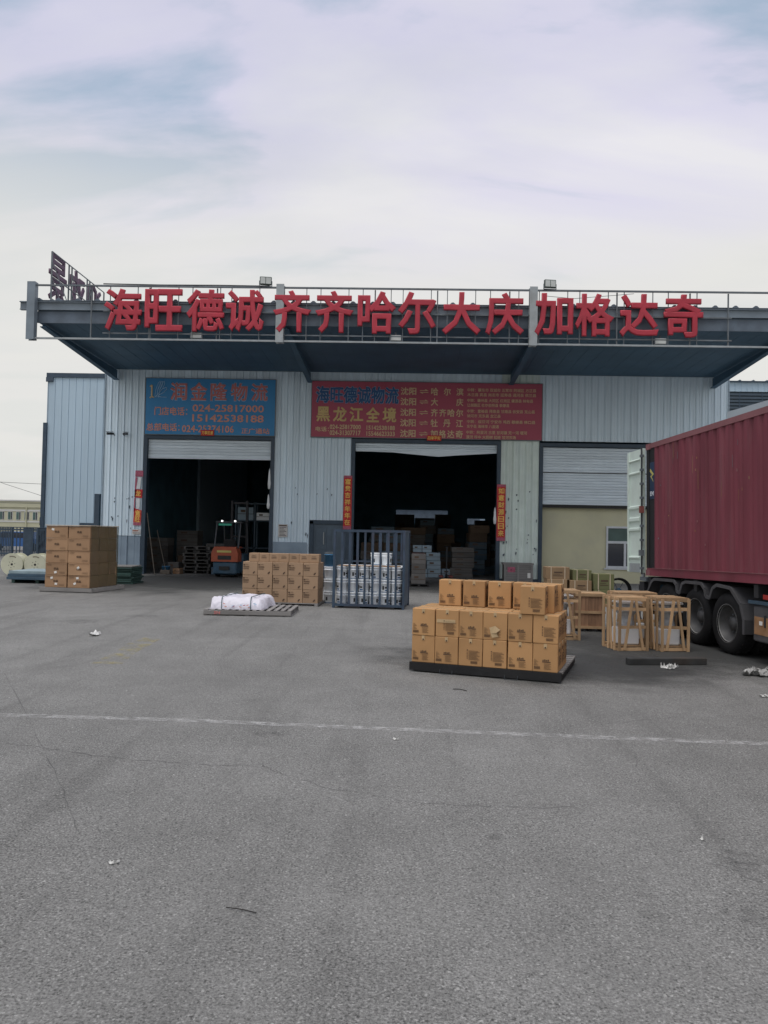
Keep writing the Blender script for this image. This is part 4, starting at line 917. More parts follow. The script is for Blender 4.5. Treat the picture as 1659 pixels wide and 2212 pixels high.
# ---- slatted crates with white appliances
def slat_crate(x, y, w, d, h, lab, rz=0.0, content=True):
    t = thing('slatted_crate', lab, 'crate', (x, y, 0), rz, 'open slatted crates by the trailer')
    def B(name, a, b, ww=.045, hh=.022, up=(0, 1, 0)): MB().bar(a, b, ww, hh, up).build(name, 'crate_wood', t)
    J = lambda: random.uniform(-.012, .012)
    for yy, s in ((0, 1), (d, -1)):
        for z in ((.03, h * .40 + .05, h * .80, h - .02) if s == 1 else (.03, h - .02)): B('rail', (0, yy, z + J()), (w, yy, z + J()), .05, .024)
        o_ = .024 * s * -1
        B('post', (.025 + J(), yy + o_, 0), (.025, yy + o_, h)); B('post', (w - .025, yy + o_, 0), (w - .025 + J(), yy + o_, h))
        if s == 1: B('brace', (w * .22 + J(), yy + o_, .02), (w * .44 + J(), yy + o_, h - .03), .042); B('brace', (w * .82 + J(), yy + o_, .02), (w * .58 + J(), yy + o_, h - .03), .042)
    for xx, s in ((0, 1), (w, -1)):
        o_ = .024 * s * -1
        for z in (.03, h * .80, h - .02): B('rail', (xx, .02, z + J()), (xx, d - .02, z + J()), .05, .024, (1, 0, 0))
        for q in ((.14, .5, .86) if s == 1 else (.86,)): B('post', (xx + o_, d * q + J(), 0), (xx + o_, d * q + J(), h), .045, .022, (1, 0, 0))
        if s == 1: B('brace', (xx + o_ * 1.9, d * .22, .02), (xx + o_ * 1.9, d * .45 + J(), h - .03), .04, .02, (1, 0, 0))
    for i in range(5): B('lid_slat', (0, d * (i + .5) / 5, h + .006), (w, d * (i + .5) / 5, h + .006), .07, .018, (0, 0, 1))
    for i in range(3): B('floor_slat', (0, d * (i + .5) / 3, .075), (w, d * (i + .5) / 3, .075), .09, .02, (0, 0, 1))
    return t
def appliance(x, y, lab, rz=0.0):
    """white ceramic pedestal unit: square base, waist, bowl and tank lid, wrapped in film"""
    t = thing('ceramic_unit', lab, 'fixture', (x, y, .088), rz, 'white fixtures inside crates')
    MB().cbox(-.19, .16, -.17, .17, 0, .28, .02).build('base', 'ceramic', t)
    MB().lathe([(.001, .0), (.13, .0), (.14, .06), (.12, .12), (.125, .2), (.17, .25), (.175, .27), (.001, .27)], 20).build('bowl', 'film_grey', t, (0, 0, .285))
    MB().cbox(-.2, .2, -.2, .16, .556, .60, .015).build('rim', 'ceramic', t)
    MB().cbox(-.15, .15, -.13, .13, .601, .68, .02).build('upper_box', 'film_grey', t)
    MB().cbox(-.2, .2, -.2, .15, .681, .72, .012).build('lid', 'ceramic', t)
    return t
slat_crate(3.57, 12.95, .53, .62, .88, 'open slatted crate nearest the camera, left of two in front of trailer', R(9)); appliance(3.80, 13.28, 'white ceramic fixture inside the left front slatted crate', R(9))
slat_crate(4.28, 12.98, .50, .58, .88, 'open slatted crate nearest the trailer wheels', R(8)); appliance(4.49, 13.30, 'white ceramic fixture inside the slatted crate nearest the trailer wheels', R(8))
slat_crate(3.78, 13.78, .72, .5, .90, 'open slatted crate standing behind the two front slatted crates', R(4)); appliance(4.15, 14.05, 'white ceramic fixture inside the rear slatted crate')
slat_crate(2.62, 14.13, .60, .6, .89, 'open slatted crate half hidden behind the near tan cartons', R(2)); appliance(2.92, 14.45, 'white ceramic fixture inside the crate behind the near tan cartons')
MB_ = thing('plank_crate', 'closed brown crate of upright planks behind the slatted crates', 'crate', (3.42, 15.5, 0), R(-4))
for i in range(9): MB().box(.065 * i, .065 * i + .062, 0, .02, .06, .74).build('plank', 'crate_brown', MB_)
for i in range(8): MB().box(.565, .585, .03 + .07 * i, .03 + .07 * i + .066, .06, .74).build('plank', 'crate_brown', MB_); MB().box(0, .02, .03 + .07 * i, .03 + .07 * i + .066, .06, .74).build('plank', 'crate_brown', MB_)
for z in (.06, .36, .70): BX(-.01, .595, -.022, -.001, z, z + .05).build('batten', 'crate_wood', MB_)
for i in range(6): BX(-.01, .595, .0 + i * .1, .09 + i * .1, .745, .765).build('lid_plank', 'crate_wood', MB_)
for x in (.02, .27, .5): BX(x, x + .07, .0, .58, 0, .058).build('skid', 'pallet_dark', MB_)

# ---- strapped cartons in front of the third door
def strap_box(x, y, z, w, d, h, m, lab, rz=0.0):
    t = thing('strapped_carton', lab, 'carton', (x, y, z), rz, 'strapped cartons by the third door')
    MB().cbox(0, w, 0, d, 0, h, .008).build('box', m, t)
    for q in (.2, .78): MB().box(w * q, w * q + .022, -.004, d + .004, h + .0005, h + .004).box(w * q, w * q + .022, -.004, -.0005, 0, h).build('strap', 'strap_cream', t)
    MB().box(w * .3, w * .72, -.003, -.001, h * .25, h * .3).box(w * .3, w * .6, -.003, -.001, h * .38, h * .41).box(w * .34, w * .7, -.003, -.001, h * .5, h * .62).build('print', 'ink_brown', t)
YS = 21.7
strap_box(3.98, YS, .002, .66, .55, .34, 'carton_strap', 'brown strapped carton at bottom left of the strapped stack'); strap_box(4.0, YS, .345, .56, .55, .335, 'carton_strap', 'brown strapped carton, left column, second from ground')
strap_box(3.97, YS + .03, .683, .66, .5, .33, 'carton_strap', 'brown strapped carton on top of the left column of strapped stack')
strap_box(4.66, YS - .05, .002, .6, .55, .33, 'carton_strap', 'brown strapped carton at bottom middle of the strapped stack'); strap_box(4.63, YS - .05, .335, .6, .5, .32, 'carton_strap', 'brown strapped carton, middle column, second from ground')
strap_box(4.72, YS + .02, .658, .52, .5, .29, 'carton_green', 'olive strapped carton on top of the middle column')
strap_box(5.28, YS - .12, .002, .57, .55, .42, 'carton_green', 'olive strapped carton at bottom right of the strapped stack'); strap_box(5.27, YS - .12, .425, .56, .5, .43, 'carton_green', 'olive strapped carton on top of the right column')
# ---- coil of black hose
t = thing('hose_coil', 'black hose coil standing by the wall behind the trailer', 'hose', (6.12, 22.2, .37))
for k in range(5):
    rr = .35 - .012 * k; MB().tube([(rr * math.cos(a * .262), .03 * k - .06, rr * math.sin(a * .262)) for a in range(24)], .014, 5, True).build('loop', 'rubber', t)
for a in range(6): MB().bar((0, 0, 0), (.33 * math.cos(a * 1.047), 0, .33 * math.sin(a * 1.047)), .012, .012, (0, 1, 0)).build('spoke', 'steel_dark', t)
MB().cyl((0, -.08, 0), (0, .08, 0), .07, n=12).build('hub', 'fork_blue', t)
# ---- grey crate against the column
t = thing('grey_crate', 'weathered grey wooden crate against the narrow column', 'crate', (3.93, YF - .75, 0), R(1))
for i in range(7): BX(0, 1.14, -.02, 0, .06 + i * .094, .06 + i * .094 + .086).build('plank', 'pallet_grey', t)
BX(0.02, 1.12, .002, .6, .06, .70).build('core', 'carton_grey', t); BX(-.03, 1.17, -.04, .62, .715, .78).build('lid', 'pallet_grey', t)
for x in (.0, .52, 1.06): BX(x, x + .07, -.045, -.021, .02, .71).build('batten', 'pallet_grey', t)
BX(.14, .44, -.025, -.0205, .42, .62).build('paper_label', 'couplet_pink', t); BX(.92, 1.04, -.05, -.046, .2, .4).build('white_tag', 'sticker', t)
inst(text_mesh('★', .07, .07, .0, .003, 'ink_black'), 'star_print', t, (.27, -.026, .52))
# ---- timber on the ground, scraps, twig
o = MB().cbox(0, 1.24, -.06, .06, 0, .105, .012).build('timber_beam', 'beam_black', None, (3.33, 11.58, .002), R(9)); tag(o, 'charred black timber beam lying on the asphalt before the slatted crates', 'timber')
def scrap(x, y, s, lab, m='scrap_white', n=9, h=.06):
    """crumpled sheets: small curled grids heaped together"""
    t = thing('litter', lab, 'litter', (x, y, .004), 0)
    for i in range(n):
        cx, cy = (random.gauss(0, s * .4), random.gauss(0, s * .22)) if n > 1 else (0, 0)
        q = s * random.uniform(.16, .34) if n > 1 else s * .5; a0 = random.uniform(0, 6.28); ca, sa = math.cos(a0), math.sin(a0); g_ = 4
        P = []
        for j in range(g_ + 1):
            for k_ in range(g_ + 1):
                u, v = k_ / g_ - .5, j / g_ - .5
                lx, ly = 2 * q * u * (1 + random.uniform(-.25, .25)), 1.5 * q * v * (1 + random.uniform(-.25, .25))
                P.append((cx + lx * ca - ly * sa, cy + lx * sa + ly * ca, max(.001, h * (.15 + 1.6 * abs(u) * random.random() + .5 * random.random()) * (.4 if abs(v) == .5 else 1))))
        nb_ = len(P); top_f = [(j * (g_ + 1) + k_, j * (g_ + 1) + k_ + 1, (j + 1) * (g_ + 1) + k_ + 1, (j + 1) * (g_ + 1) + k_) for j in range(g_) for k_ in range(g_)]
        MB().add(P + [(p[0], p[1], p[2] - .0015) for p in P], top_f + [tuple(i_ + nb_ for i_ in f[::-1]) for f in top_f]).build('scrap', m, t)
scrap(3.83, 11.28, .13, 'white rag scraps lying beside the charred timber', n=8, h=.07); scrap(4.98, 10.93, .3, 'heap of pale torn scraps at right edge under trailer side', 'scrap_grey', n=16, h=.08)
scrap(-5.37, 13.32, .2, 'small white paper scrap on open asphalt at left', n=1, h=.07); scrap(4.36, 9.46, .1, 'white scrap at the right photo edge', n=3, h=.03)
scrap(-1.62, 4.35, .045, 'tiny white scrap near the camera on the left', n=2, h=.02); scrap(-.02, 7.1, .05, 'tiny pale scrap just in front of the white line', n=2, h=.02); scrap(1.9, 4.95, .04, 'tiny white scrap near the camera on the right', n=2, h=.02)
o = MB().tube([(-.86, 3.88, .008), (-.80, 3.862, .012), (-.74, 3.85, .008), (-.70, 3.838, .006)], .0025, 5).build('twig', 'twig'); tag(o, 'thin black twig lying on the asphalt near the camera', 'twig')
o = MB().tube([(.62, 9.45, .006), (.70, 9.38, .02), (.78, 9.36, .006)], .005, 4).build('strap_end', 'twig'); tag(o, 'bent dark wire on the asphalt before the near pallet', 'wire')
random.seed(11)
m = MB()
for i in range(420):
    x, y = random.uniform(-5, 5), random.uniform(2.2, 9); s = random.uniform(.003, .009)
    if abs(x) > y * .55: continue
    m.add([(x - s, y - s, 0), (x + s, y - s * .6, 0), (x + s * .7, y + s, 0), (x - s * .8, y + s * .8, 0), (x, y, s)], [(0, 1, 4), (1, 2, 4), (2, 3, 4), (3, 0, 4)])
tag(m.build('loose_grit', 'grit'), 'fine loose grit scattered over the asphalt', 'grit', kind='stuff')

# ================================================================== CONTAINER ON TRAILER
CR = R(6.6); CO = (4.95, 15.9); CT = math.atan(.026)
ct = thing('shipping_container', 'maroon corrugated shipping container with rear door swung open, on trailer', 'container', (*CO, 1.12), CR)
ct.rotation_euler = (-CT, 0, CR)
CLEN, CWID, CHGT = 12.2, 2.44, 2.69
# corrugated side: trapezoid ribs, each rib module a part
pm = .278
prof = [(0, 0), (.072, 0), (.104, .034), (.174, .034), (.206, 0), (.278, 0), (.278, .06), (0, .06)]
me = MB().prism([(y, x) for x, y in prof], .16, CHGT - .10, 'Z').mesh('side_panel', 'maroon')
nrib = int((CLEN - .35 - .12) / pm)
for i in range(nrib): inst(me, 'side_panel', ct, (.012, -.35 - (i + 1) * pm, 0))
yend = -.35 - nrib * pm
BX(0, .08, -CLEN, -.02, CHGT - .1, CHGT).build('top_rail', 'maroon_pale', ct); BX(0, .08, -CLEN, -.02, 0, .155).build('bottom_rail', 'maroon', ct)
MB().bar((-.006, -CLEN, .155), (-.006, -.3, .155), .02, .012).build('rail_lip', 'maroon_pale', ct)
BX(0, .10, -.12, 0, .156, CHGT - .101).build('corner_post', 'dark_void', ct); BX(.02, .09, -.349, -.121, .156, CHGT - .101).build('end_panel', 'dark_void', ct)
BX(.012, .0195, -.34, -.13, 1.55, 2.3).build('blue_placard', 'navy', ct)
inst(text_mesh('EN', .09, .16, .02, .004, 'ink_pale'), 'lettering', ct, (.010, -.235, 1.66), -math.pi / 2)
MB().prism([(-.32, 2.05), (-.16, 2.17), (-.14, 2.12), (-.25, 2.04), (-.16, 2.02), (-.3, 1.9), (-.22, 2.0)], .006, .0115, 'X').build('placard_emblem', 'yellow_dull', ct)
BX(0, CWID, -CLEN, -CLEN + .1, 0, CHGT).build('front_wall', 'maroon', ct); BX(CWID - .06, CWID, -CLEN, -.02, 0, CHGT).build('far_side', 'maroon', ct)
BX(.08, CWID - .06, -CLEN + .1, -.02, CHGT - .06, CHGT - .01).build('roof', 'maroon', ct); BX(.08, CWID - .06, -CLEN + .1, -.02, .05, .15).build('floor', 'dark_void', ct)
for z in (0, CHGT - .12):
    for y in (-.17, -CLEN): BX(-.012, .16, y, y + .18, z, z + .12).build('corner_casting', 'maroon_pale', ct)
BX(.1, CWID - .1, -.1, 0, CHGT - .14, CHGT - .02).build('door_header', 'maroon_pale', ct)
# open door leaf, extends straight back; horizontal ribs on a pale inner face
dl = MB().box(-.02, .03, .12, .86, .05, CHGT - .06).build('door', 'door_pale', ct)
for z0, z1 in ((.32, .40), (.9, 1.0), (1.1, 1.22), (1.36, 1.46), (2.1, 2.18), (2.38, 2.44)):
    MB().prism([(-.021, z0), (-.06, z0 + .03), (-.06, z1 - .03), (-.021, z1)], .22, .77, 'Y').build('door_rib', 'door_pale', dl)
for y in (.12, .78): BX(-.05, -.0205, y, y + .08, .06, CHGT - .07).build('door_stile', 'door_pale', dl)
BX(-.035, -.0205, .21, .775, .06, .24).build('kick_plate', 'steel_pale', dl)
MB().cyl((-.07, .08, .02), (-.07, .08, CHGT - .05), .018, n=8).build('lock_rod', 'steel_dark', dl)
for i in range(9): BX(-.10, -.03, .05, .11, .12 + i * .29, .17 + i * .29).build('hinge', 'steel', dl)
BX(-.13, -.05, .0, .09, .40, .52).build('lock_handle', 'steel', dl); BX(-.13, -.05, .0, .07, 1.28, 1.42).build('lock_handle', 'carton_red', dl)
random.seed(5)
for k in range(38):
    y, z = -random.uniform(.5, 5.2), random.uniform(.3, 2.3); h = random.uniform(.05, .5) if k % 3 else random.uniform(.02, .06); w = random.uniform(.004, .012) if k % 3 else random.uniform(.02, .05)
    MB().prism([(y, z), (y + w, z + h * .1), (y + w * .8, z + h), (y + w * .2, z + h * .9)], .006, .0085, 'X').build('scratch', random.choice(('maroon_pale', 'maroon_pale', 'rust', 'steel')), ct)
d2 = BX(CWID - .03, CWID + .02, .12, 1.22, .05, CHGT - .06).build('door', 'maroon', ct)

tr = thing('container_trailer', 'dark three-axle container trailer with grey fenders under the maroon container', 'trailer', (*CO, 0), CR)
ch = MB()
for x in (.75, 1.5): ch.bar((x, .35, .90), (x, -CLEN, 1.22), .14, .34)
ch.build('chassis_rail', 'chassis', tr)
for i in range(7): y = -.1 - i * 1.9; BX(.02, 2.42, y - .06, y + .06, 1.00 + .026 * -y - .1, 1.00 + .026 * -y + .10).build('cross_member', 'chassis', tr)
BX(.0, 2.44, .12, .34, .74, .98).build('rear_bumper', 'chassis', tr); BX(.0, .9, .36, .38, .80, .9).build('bumper_plate', 'fender', tr)
BX(-.01, .5, .0, .3, 1.0, 1.08).build('twist_lock', 'steel', tr); MB().cyl((.02, .2, 1.08), (.02, .2, 1.16), .04, n=8).build('lock_pin', 'steel_pale', tr)
tyre = [(.30, .02), (.36, .0), (.44, .0), (.485, .025), (.50, .06), (.50, .22), (.485, .255), (.44, .28), (.30, .27), (.29, .15), (.30, .02)]
def wheel_meshes():
    a = MB().lathe(tyre, 40, 'X')
    for k in range(40):
        t0 = 2 * math.pi * k / 40
        c, s = math.cos(t0), math.sin(t0); u = (-s, c)
        for h0, h1 in ((.05, .115), (.165, .23)):
            P = []
            for r_ in (.498, .509):
                for w_ in (-.022, .022):
                    for h in (h0, h1): P.append((h, r_ * c + w_ * u[0], r_ * s + w_ * u[1]))
            a.add(P, [(0, 1, 3, 2), (4, 6, 7, 5), (0, 2, 6, 4), (1, 5, 7, 3), (0, 4, 5, 1), (2, 3, 7, 6)])
    b = MB().lathe([(.305, .03), (.285, .05), (.275, .16), (.20, .18), (.10, .17), (.10, .10), (.001, .10)], 28, 'X')
    c_ = MB().lathe([(.307, .022), (.318, .012), (.322, .02), (.300, .04), (.29, .04), (.307, .022)], 32, 'X')
    d = MB()
    for k in range(10):
        t0 = k * .6283; d.cyl((.14, .15 * math.cos(t0), .15 * math.sin(t0)), (.18, .15 * math.cos(t0), .15 * math.sin(t0)), .014, n=6)
    return a.mesh('tyre', 'rubber'), b.mesh('rim', 'rim'), c_.mesh('rim_edge', 'rim_edge'), d.mesh('wheel_nut', 'steel')
tm, rm, em, nm = wheel_meshes()
def wheel(y, side):
    w = inst(tm, 'wheel', tr, (.03 if side == 0 else 2.41, y, .505)); w.rotation_euler = (0, 0, 0 if side == 0 else math.pi)
    inst(rm, 'rim', w); inst(em, 'rim_edge', w); tag(inst(nm, 'wheel_nuts', w), kind='stuff')
    inst(tm, 'wheel', tr, (.36 if side == 0 else 2.08, y, .505)).rotation_euler = (0, 0, 0 if side == 0 else math.pi)
for y in (-.82, -1.95, -3.02):
    wheel(y, 0); wheel(y, 1); MB().cyl((.3, y, .505), (2.14, y, .505), .07, n=10).build('axle', 'chassis', tr)
# fenders: zig-zag strip over the wheels
fp = [(.12, .72), (-.02, .72), (-.28, 1.02), (-.40, 1.07), (-1.22, 1.09), (-1.33, 1.02), (-1.36, .90), (-1.48, .88), (-1.56, 1.06), (-1.7, 1.10), (-2.26, 1.11), (-2.38, 1.02), (-2.42, .90), (-2.56, .88), (-2.66, 1.06), (-2.8, 1.12), (-3.22, 1.10), (-3.52, .86), (-3.62, .62), (-3.62, .40)]
fm = MB()
for (a, b) in zip(fp, fp[1:]): fm.bar((.27, a[0], a[1]), (.27, b[0], b[1]), .56, .018, (0, .2, 1))
fm.build('fender', 'fender', tr)
fe = MB()
for (a, b) in zip(fp, fp[1:]): fe.bar((-.012, a[0], a[1]), (-.012, b[0], b[1]), .02, .055, (0, .2, 1))
fe.build('fender_lip', 'fender', tr)
tb = MB().cbox(.0, .55, -4.9, -3.86, .34, .88, .02).build('tool_box', 'fender', tr)
BX(-.006, -.001, -4.3, -3.9, .45, .72).build('rust_patch', 'rust', tb); BX(-.012, -.002, -4.12, -4.04, .60, .66).build('paper_tag', 'sticker', tb); MB().bar((-.014, -4.2, .58), (-.014, -4.2, .76), .03, .02).build('latch', 'steel_dark', tb)
BX(.02, .53, -3.859, -3.852, .4, .7).build('rust_patch', 'rust', tb)
BX(-.02, .0, -4.35, -4.15, 1.00, 1.07).build('marker_lamp', 'lamp_red', tr)
MB().bar((.0, -3.75, .93), (.0, -6.5, .98), .04, .05).build('side_rail', 'panel_blue', tr)
BX(.2, .75, -.35, -.2, .8, .95).build('air_tank', 'fork_blue', tr)
MB().box(.1, .55, .33, .345, .3, .72).build('mud_flap', 'rubber', tr)
for x in (.5, 1.8): MB().box(x, x + .14, -9.0, -8.86, .02, 1.05).box(x - .08, x + .22, -9.08, -8.78, 0, .03).build('landing_leg', 'chassis', tr)
# second, pale box trailer standing on the far side
t = thing('box_trailer', 'pale grey box trailer whose roof edge shows above the maroon container', 'trailer', (*place(CO, CR, 2.9, 2.1), 0), CR)
bx_ = MB().box(0, 2.5, -12, 0, 1.25, 4.72); bx_.build('body', 'white_glaze', t); BX(-.03, 2.53, -12.02, .02, 4.73, 4.9).build('roof_edge', 'pale_box', t)
for y in (-1.6, -2.9): MB().lathe([(.001, .0), (.3, .0), (.48, .02), (.5, .06), (.5, .26), (.001, .28)], 24, 'X').build('wheel', 'rubber', t, (.05, y, .5)); MB().lathe([(.001, .0), (.3, .0), (.48, .02), (.5, .06), (.5, .26), (.001, .28)], 24, 'X').build('wheel', 'rubber', t, (2.15, y, .5))
BX(.6, 1.9, -12, -.1, .75, 1.24).build('chassis', 'chassis', t)

# ================================================================== FORKLIFT and goods inside
fk = thing('forklift', 'orange and dark blue forklift seen from behind in the left doorway', 'forklift', (-7.06, 30.0, 0), R(-3))
cwp = [(-.50, .34), (.50, .34), (.53, .62), (.53, .95), (.46, 1.12), (-.46, 1.12), (-.53, .95), (-.53, .62)]
MB().prism([(-.53, .62), (.53, .62), (.53, .96), (.45, 1.15), (-.45, 1.15), (-.53, .96)], 0, .55, 'Y').build('counterweight', 'orange', fk)
MB().prism([(-.46, 1.151), (.46, 1.151), (.42, 1.2), (-.42, 1.2)], .05, 1.0, 'Y').build('hood', 'orange', fk)
BX(-.27, .27, -.006, .0, .70, .86).build('grille', 'ink_black', fk); BX(-.30, .27, -.012, -.002, .98, 1.06).build('plate', 'yellow_dull', fk)
MB().cbox(-.47, .47, .04, .9, .12, .618, .05).build('lower_body', 'fork_blue', fk); BX(-.2, .2, -.02, .04, .3, .44).build('tow_hitch', 'ink_black', fk)
MB().cbox(-.5, .5, .9, 2.0, .2, .9, .04).build('front_body', 'fork_blue', fk)
for x in (-.48, .48):
    MB().bar((x, .25, 1.15), (x, .55, 2.16), .05, .05).build('guard_post', 'steel_dark', fk); MB().bar((x, 1.75, .9), (x, 1.5, 2.16), .05, .05).build('guard_post', 'steel_dark', fk)
gm = MB()
for i in range(7): gm.bar((-.5 + i / 6, .5, 2.18), (-.5 + i / 6, 1.6, 2.18), .04, .04)
gm.bar((-.52, .5, 2.18), (.52, .5, 2.18), .05, .05).bar((-.52, 1.6, 2.18), (.52, 1.6, 2.18), .05, .05)
gm.build('overhead_guard', 'steel_dark', fk)
BX(-.4, .12, .46, .50, 2.04, 2.12).build('green_light_bar', 'green_lamp', fk)
glow('lamp_white', (1.0, 1.0, .95), 3.0)
for x in (-.25, .28): MB().cyl((x, .45, 2.22), (x, .40, 2.22), .03, n=10).build('rear_lamp', 'lamp_white', fk)
MB().cbox(-.25, .25, .75, 1.25, .95, 1.05, .03).build('seat', 'rubber', fk); MB().cbox(-.25, .25, .68, .78, 1.05, 1.5, .03).build('seat_back', 'rubber', fk)
for x in (-.38, .38): MB().lathe([(.001, -.08), (.2, -.08), (.26, -.06), (.26, .06), (.2, .08), (.001, .08)], 20, 'X', (x, .45, .26)).build('wheel', 'rubber', fk)
for x in (-.5, .5): MB().lathe([(.001, -.1), (.24, -.1), (.32, -.08), (.32, .08), (.24, .1), (.001, .1)], 20, 'X', (x, 1.75, .32)).build('wheel', 'rubber', fk)
mm = MB()
for x in (-.32, .32): mm.bar((x, 2.15, .1), (x, 2.1, 3.1), .09, .12)
for z in (.4, 1.6, 3.0): mm.bar((-.32, 2.13, z), (.32, 2.13, z), .08, .08)
mm.build('mast', 'dark_void', fk)
for x in (-.25, .25): BX(x - .06, x + .06, 2.25, 3.3, .12, .16).build('fork', 'steel_dark', fk)

def goods(name, x, y, z, w, d, h, m, lab, cat, rz=0.0, bands=True, grp=None):
    t = thing(name, lab, cat, (x, y, z), rz, grp)
    MB().cbox(0, w, 0, d, 0, h, .01).build('box', m, t)
    if bands: BX(-.003, w + .003, -.004, -.001, h * .45, h * .5).build('tape', 'carton_inside', t); BX(w * .2, w * .5, -.005, -.0015, h * .6, h * .8).build('label_print', 'ink_brown', t)
    return t
random.seed(21)
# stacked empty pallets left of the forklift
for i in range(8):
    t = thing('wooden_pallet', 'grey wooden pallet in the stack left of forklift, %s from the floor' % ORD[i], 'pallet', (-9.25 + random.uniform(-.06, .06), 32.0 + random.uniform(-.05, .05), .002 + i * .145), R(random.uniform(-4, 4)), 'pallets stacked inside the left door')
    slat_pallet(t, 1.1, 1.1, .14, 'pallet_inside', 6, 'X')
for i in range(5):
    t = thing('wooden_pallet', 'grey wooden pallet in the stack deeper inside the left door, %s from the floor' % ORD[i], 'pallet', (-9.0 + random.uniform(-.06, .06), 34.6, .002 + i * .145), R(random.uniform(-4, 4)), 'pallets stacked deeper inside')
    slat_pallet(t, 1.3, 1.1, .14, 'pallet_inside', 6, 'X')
goods('carton', -9.0, 34.65, .73, 1.2, 1.0, .5, 'carton_grey', 'grey carton on the deeper pallet stack inside left door', 'carton'); goods('carton', -9.9, 34.7, .0, .8, .9, .9, 'carton_grey', 'grey carton beside the deeper pallet stack inside left door', 'carton')
# tools leaning at the jamb
t = thing('leaning_pole', 'pale wooden pole leaning on the left door jamb', 'pole', (-10.35, 31.15, 0)); MB().cyl((.28, -.3, .02), (-.25, .15, 2.5), .022, n=7).build('shaft', 'pole_wood', t)
t = thing('broom', 'long broom leaning on the left door jamb', 'broom', (-10.1, 31.5, 0)); MB().cyl((.3, -.1, .15), (-.2, .2, 1.8), .016, n=7).build('handle', 'pole_wood', t); MB().cbox(.1, .5, -.2, -.05, .0, .18, .02).build('brush', 'pole_wood', t)
t = thing('bucket', 'small blue bucket on the floor by the left door jamb', 'bucket', (-9.85, 31.6, 0)); MB().lathe([(.001, 0), (.14, 0), (.18, .32), (.19, .32), (.17, .3), (.13, .02), (.001, .02)], 16).build('body', 'bucket_blue', t); MB().tube([(.18, 0, .31), (.1, 0, .45), (-.1, 0, .45), (-.18, 0, .31)], .006, 4).build('handle', 'steel', t)
# blue cabinet and shelf in the back of the left bay
t = thing('steel_rack', 'tall dark blue steel rack at the back of the left bay', 'rack', (-8.05, 36.2, 0))
for x in (0, .9, 1.7):
    for y in (0, .6): BX(x, x + .06, y, y + .06, 0, 3.2).build('post', 'panel_blue', t)
for z in (1.0, 2.3, 3.1): BX(0, 1.76, 0, .66, z, z + .05).build('shelf', 'panel_blue', t)
goods('carton', -7.95, 36.25, 2.352, .75, .5, .6, 'carton_bluewhite', 'bluish carton on the upper shelf of blue rack', 'carton'); goods('carton', -7.05, 36.25, 2.352, .6, .5, .35, 'white_glaze', 'white carton on the upper shelf of blue rack', 'carton')
# white bag hanging at right jamb
def bag(x, z0, h, lab):
    t = thing('hanging_bag', lab, 'bag', (x, 31.25, z0)); m = MB(); prof = [(.01, h), (.03, h * .9), (.045, h * .7), (.05, h * .5), (.07, h * .3), (.05, h * .05), (.001, 0)]
    m.lathe(prof, 12).build('body', 'white_glaze', t); MB().tube([(.0, 0, h), (.03, .03, h + .12)], .008, 4).build('cord', 'steel_dark', t)
bag(-5.58, 3.55, .85, 'white plastic bag hanging on the right jamb of the left door'); bag(-5.6, 2.75, .6, 'smaller pale bag hanging lower on the right jamb of left door'); bag(3.62, 2.3, .7, 'white bag hanging on the right jamb of the middle door')
# goods in the middle bay
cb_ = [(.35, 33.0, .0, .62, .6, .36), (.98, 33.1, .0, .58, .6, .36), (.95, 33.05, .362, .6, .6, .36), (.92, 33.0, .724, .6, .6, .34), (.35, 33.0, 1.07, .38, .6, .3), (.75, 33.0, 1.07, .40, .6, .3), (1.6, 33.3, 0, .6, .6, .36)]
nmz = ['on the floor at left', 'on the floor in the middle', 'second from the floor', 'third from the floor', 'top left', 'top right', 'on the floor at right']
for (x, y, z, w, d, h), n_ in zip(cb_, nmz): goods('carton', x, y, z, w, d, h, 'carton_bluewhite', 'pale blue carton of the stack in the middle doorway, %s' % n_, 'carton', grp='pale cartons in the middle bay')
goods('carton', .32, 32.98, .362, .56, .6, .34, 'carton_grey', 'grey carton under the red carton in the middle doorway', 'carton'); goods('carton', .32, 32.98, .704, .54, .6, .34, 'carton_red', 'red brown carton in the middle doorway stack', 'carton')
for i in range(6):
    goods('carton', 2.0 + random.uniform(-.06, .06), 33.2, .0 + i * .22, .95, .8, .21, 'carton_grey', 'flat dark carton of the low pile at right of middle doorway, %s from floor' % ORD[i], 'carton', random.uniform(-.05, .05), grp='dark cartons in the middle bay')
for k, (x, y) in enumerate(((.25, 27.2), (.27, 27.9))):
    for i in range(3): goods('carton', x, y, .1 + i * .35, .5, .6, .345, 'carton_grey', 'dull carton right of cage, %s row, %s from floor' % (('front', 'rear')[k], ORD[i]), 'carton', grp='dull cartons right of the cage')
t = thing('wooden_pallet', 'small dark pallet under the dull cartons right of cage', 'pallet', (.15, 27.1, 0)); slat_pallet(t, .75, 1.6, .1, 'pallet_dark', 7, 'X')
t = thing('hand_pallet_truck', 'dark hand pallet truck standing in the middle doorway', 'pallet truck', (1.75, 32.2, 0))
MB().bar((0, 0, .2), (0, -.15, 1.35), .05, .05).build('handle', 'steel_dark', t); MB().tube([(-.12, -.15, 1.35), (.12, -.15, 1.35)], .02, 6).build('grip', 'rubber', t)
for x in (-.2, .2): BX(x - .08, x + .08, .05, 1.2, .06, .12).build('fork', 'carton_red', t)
MB().lathe([(.001, -.05), (.1, -.05), (.1, .05), (.001, .05)], 14, 'X', (0, 0, .1)).build('wheel', 'rubber', t)
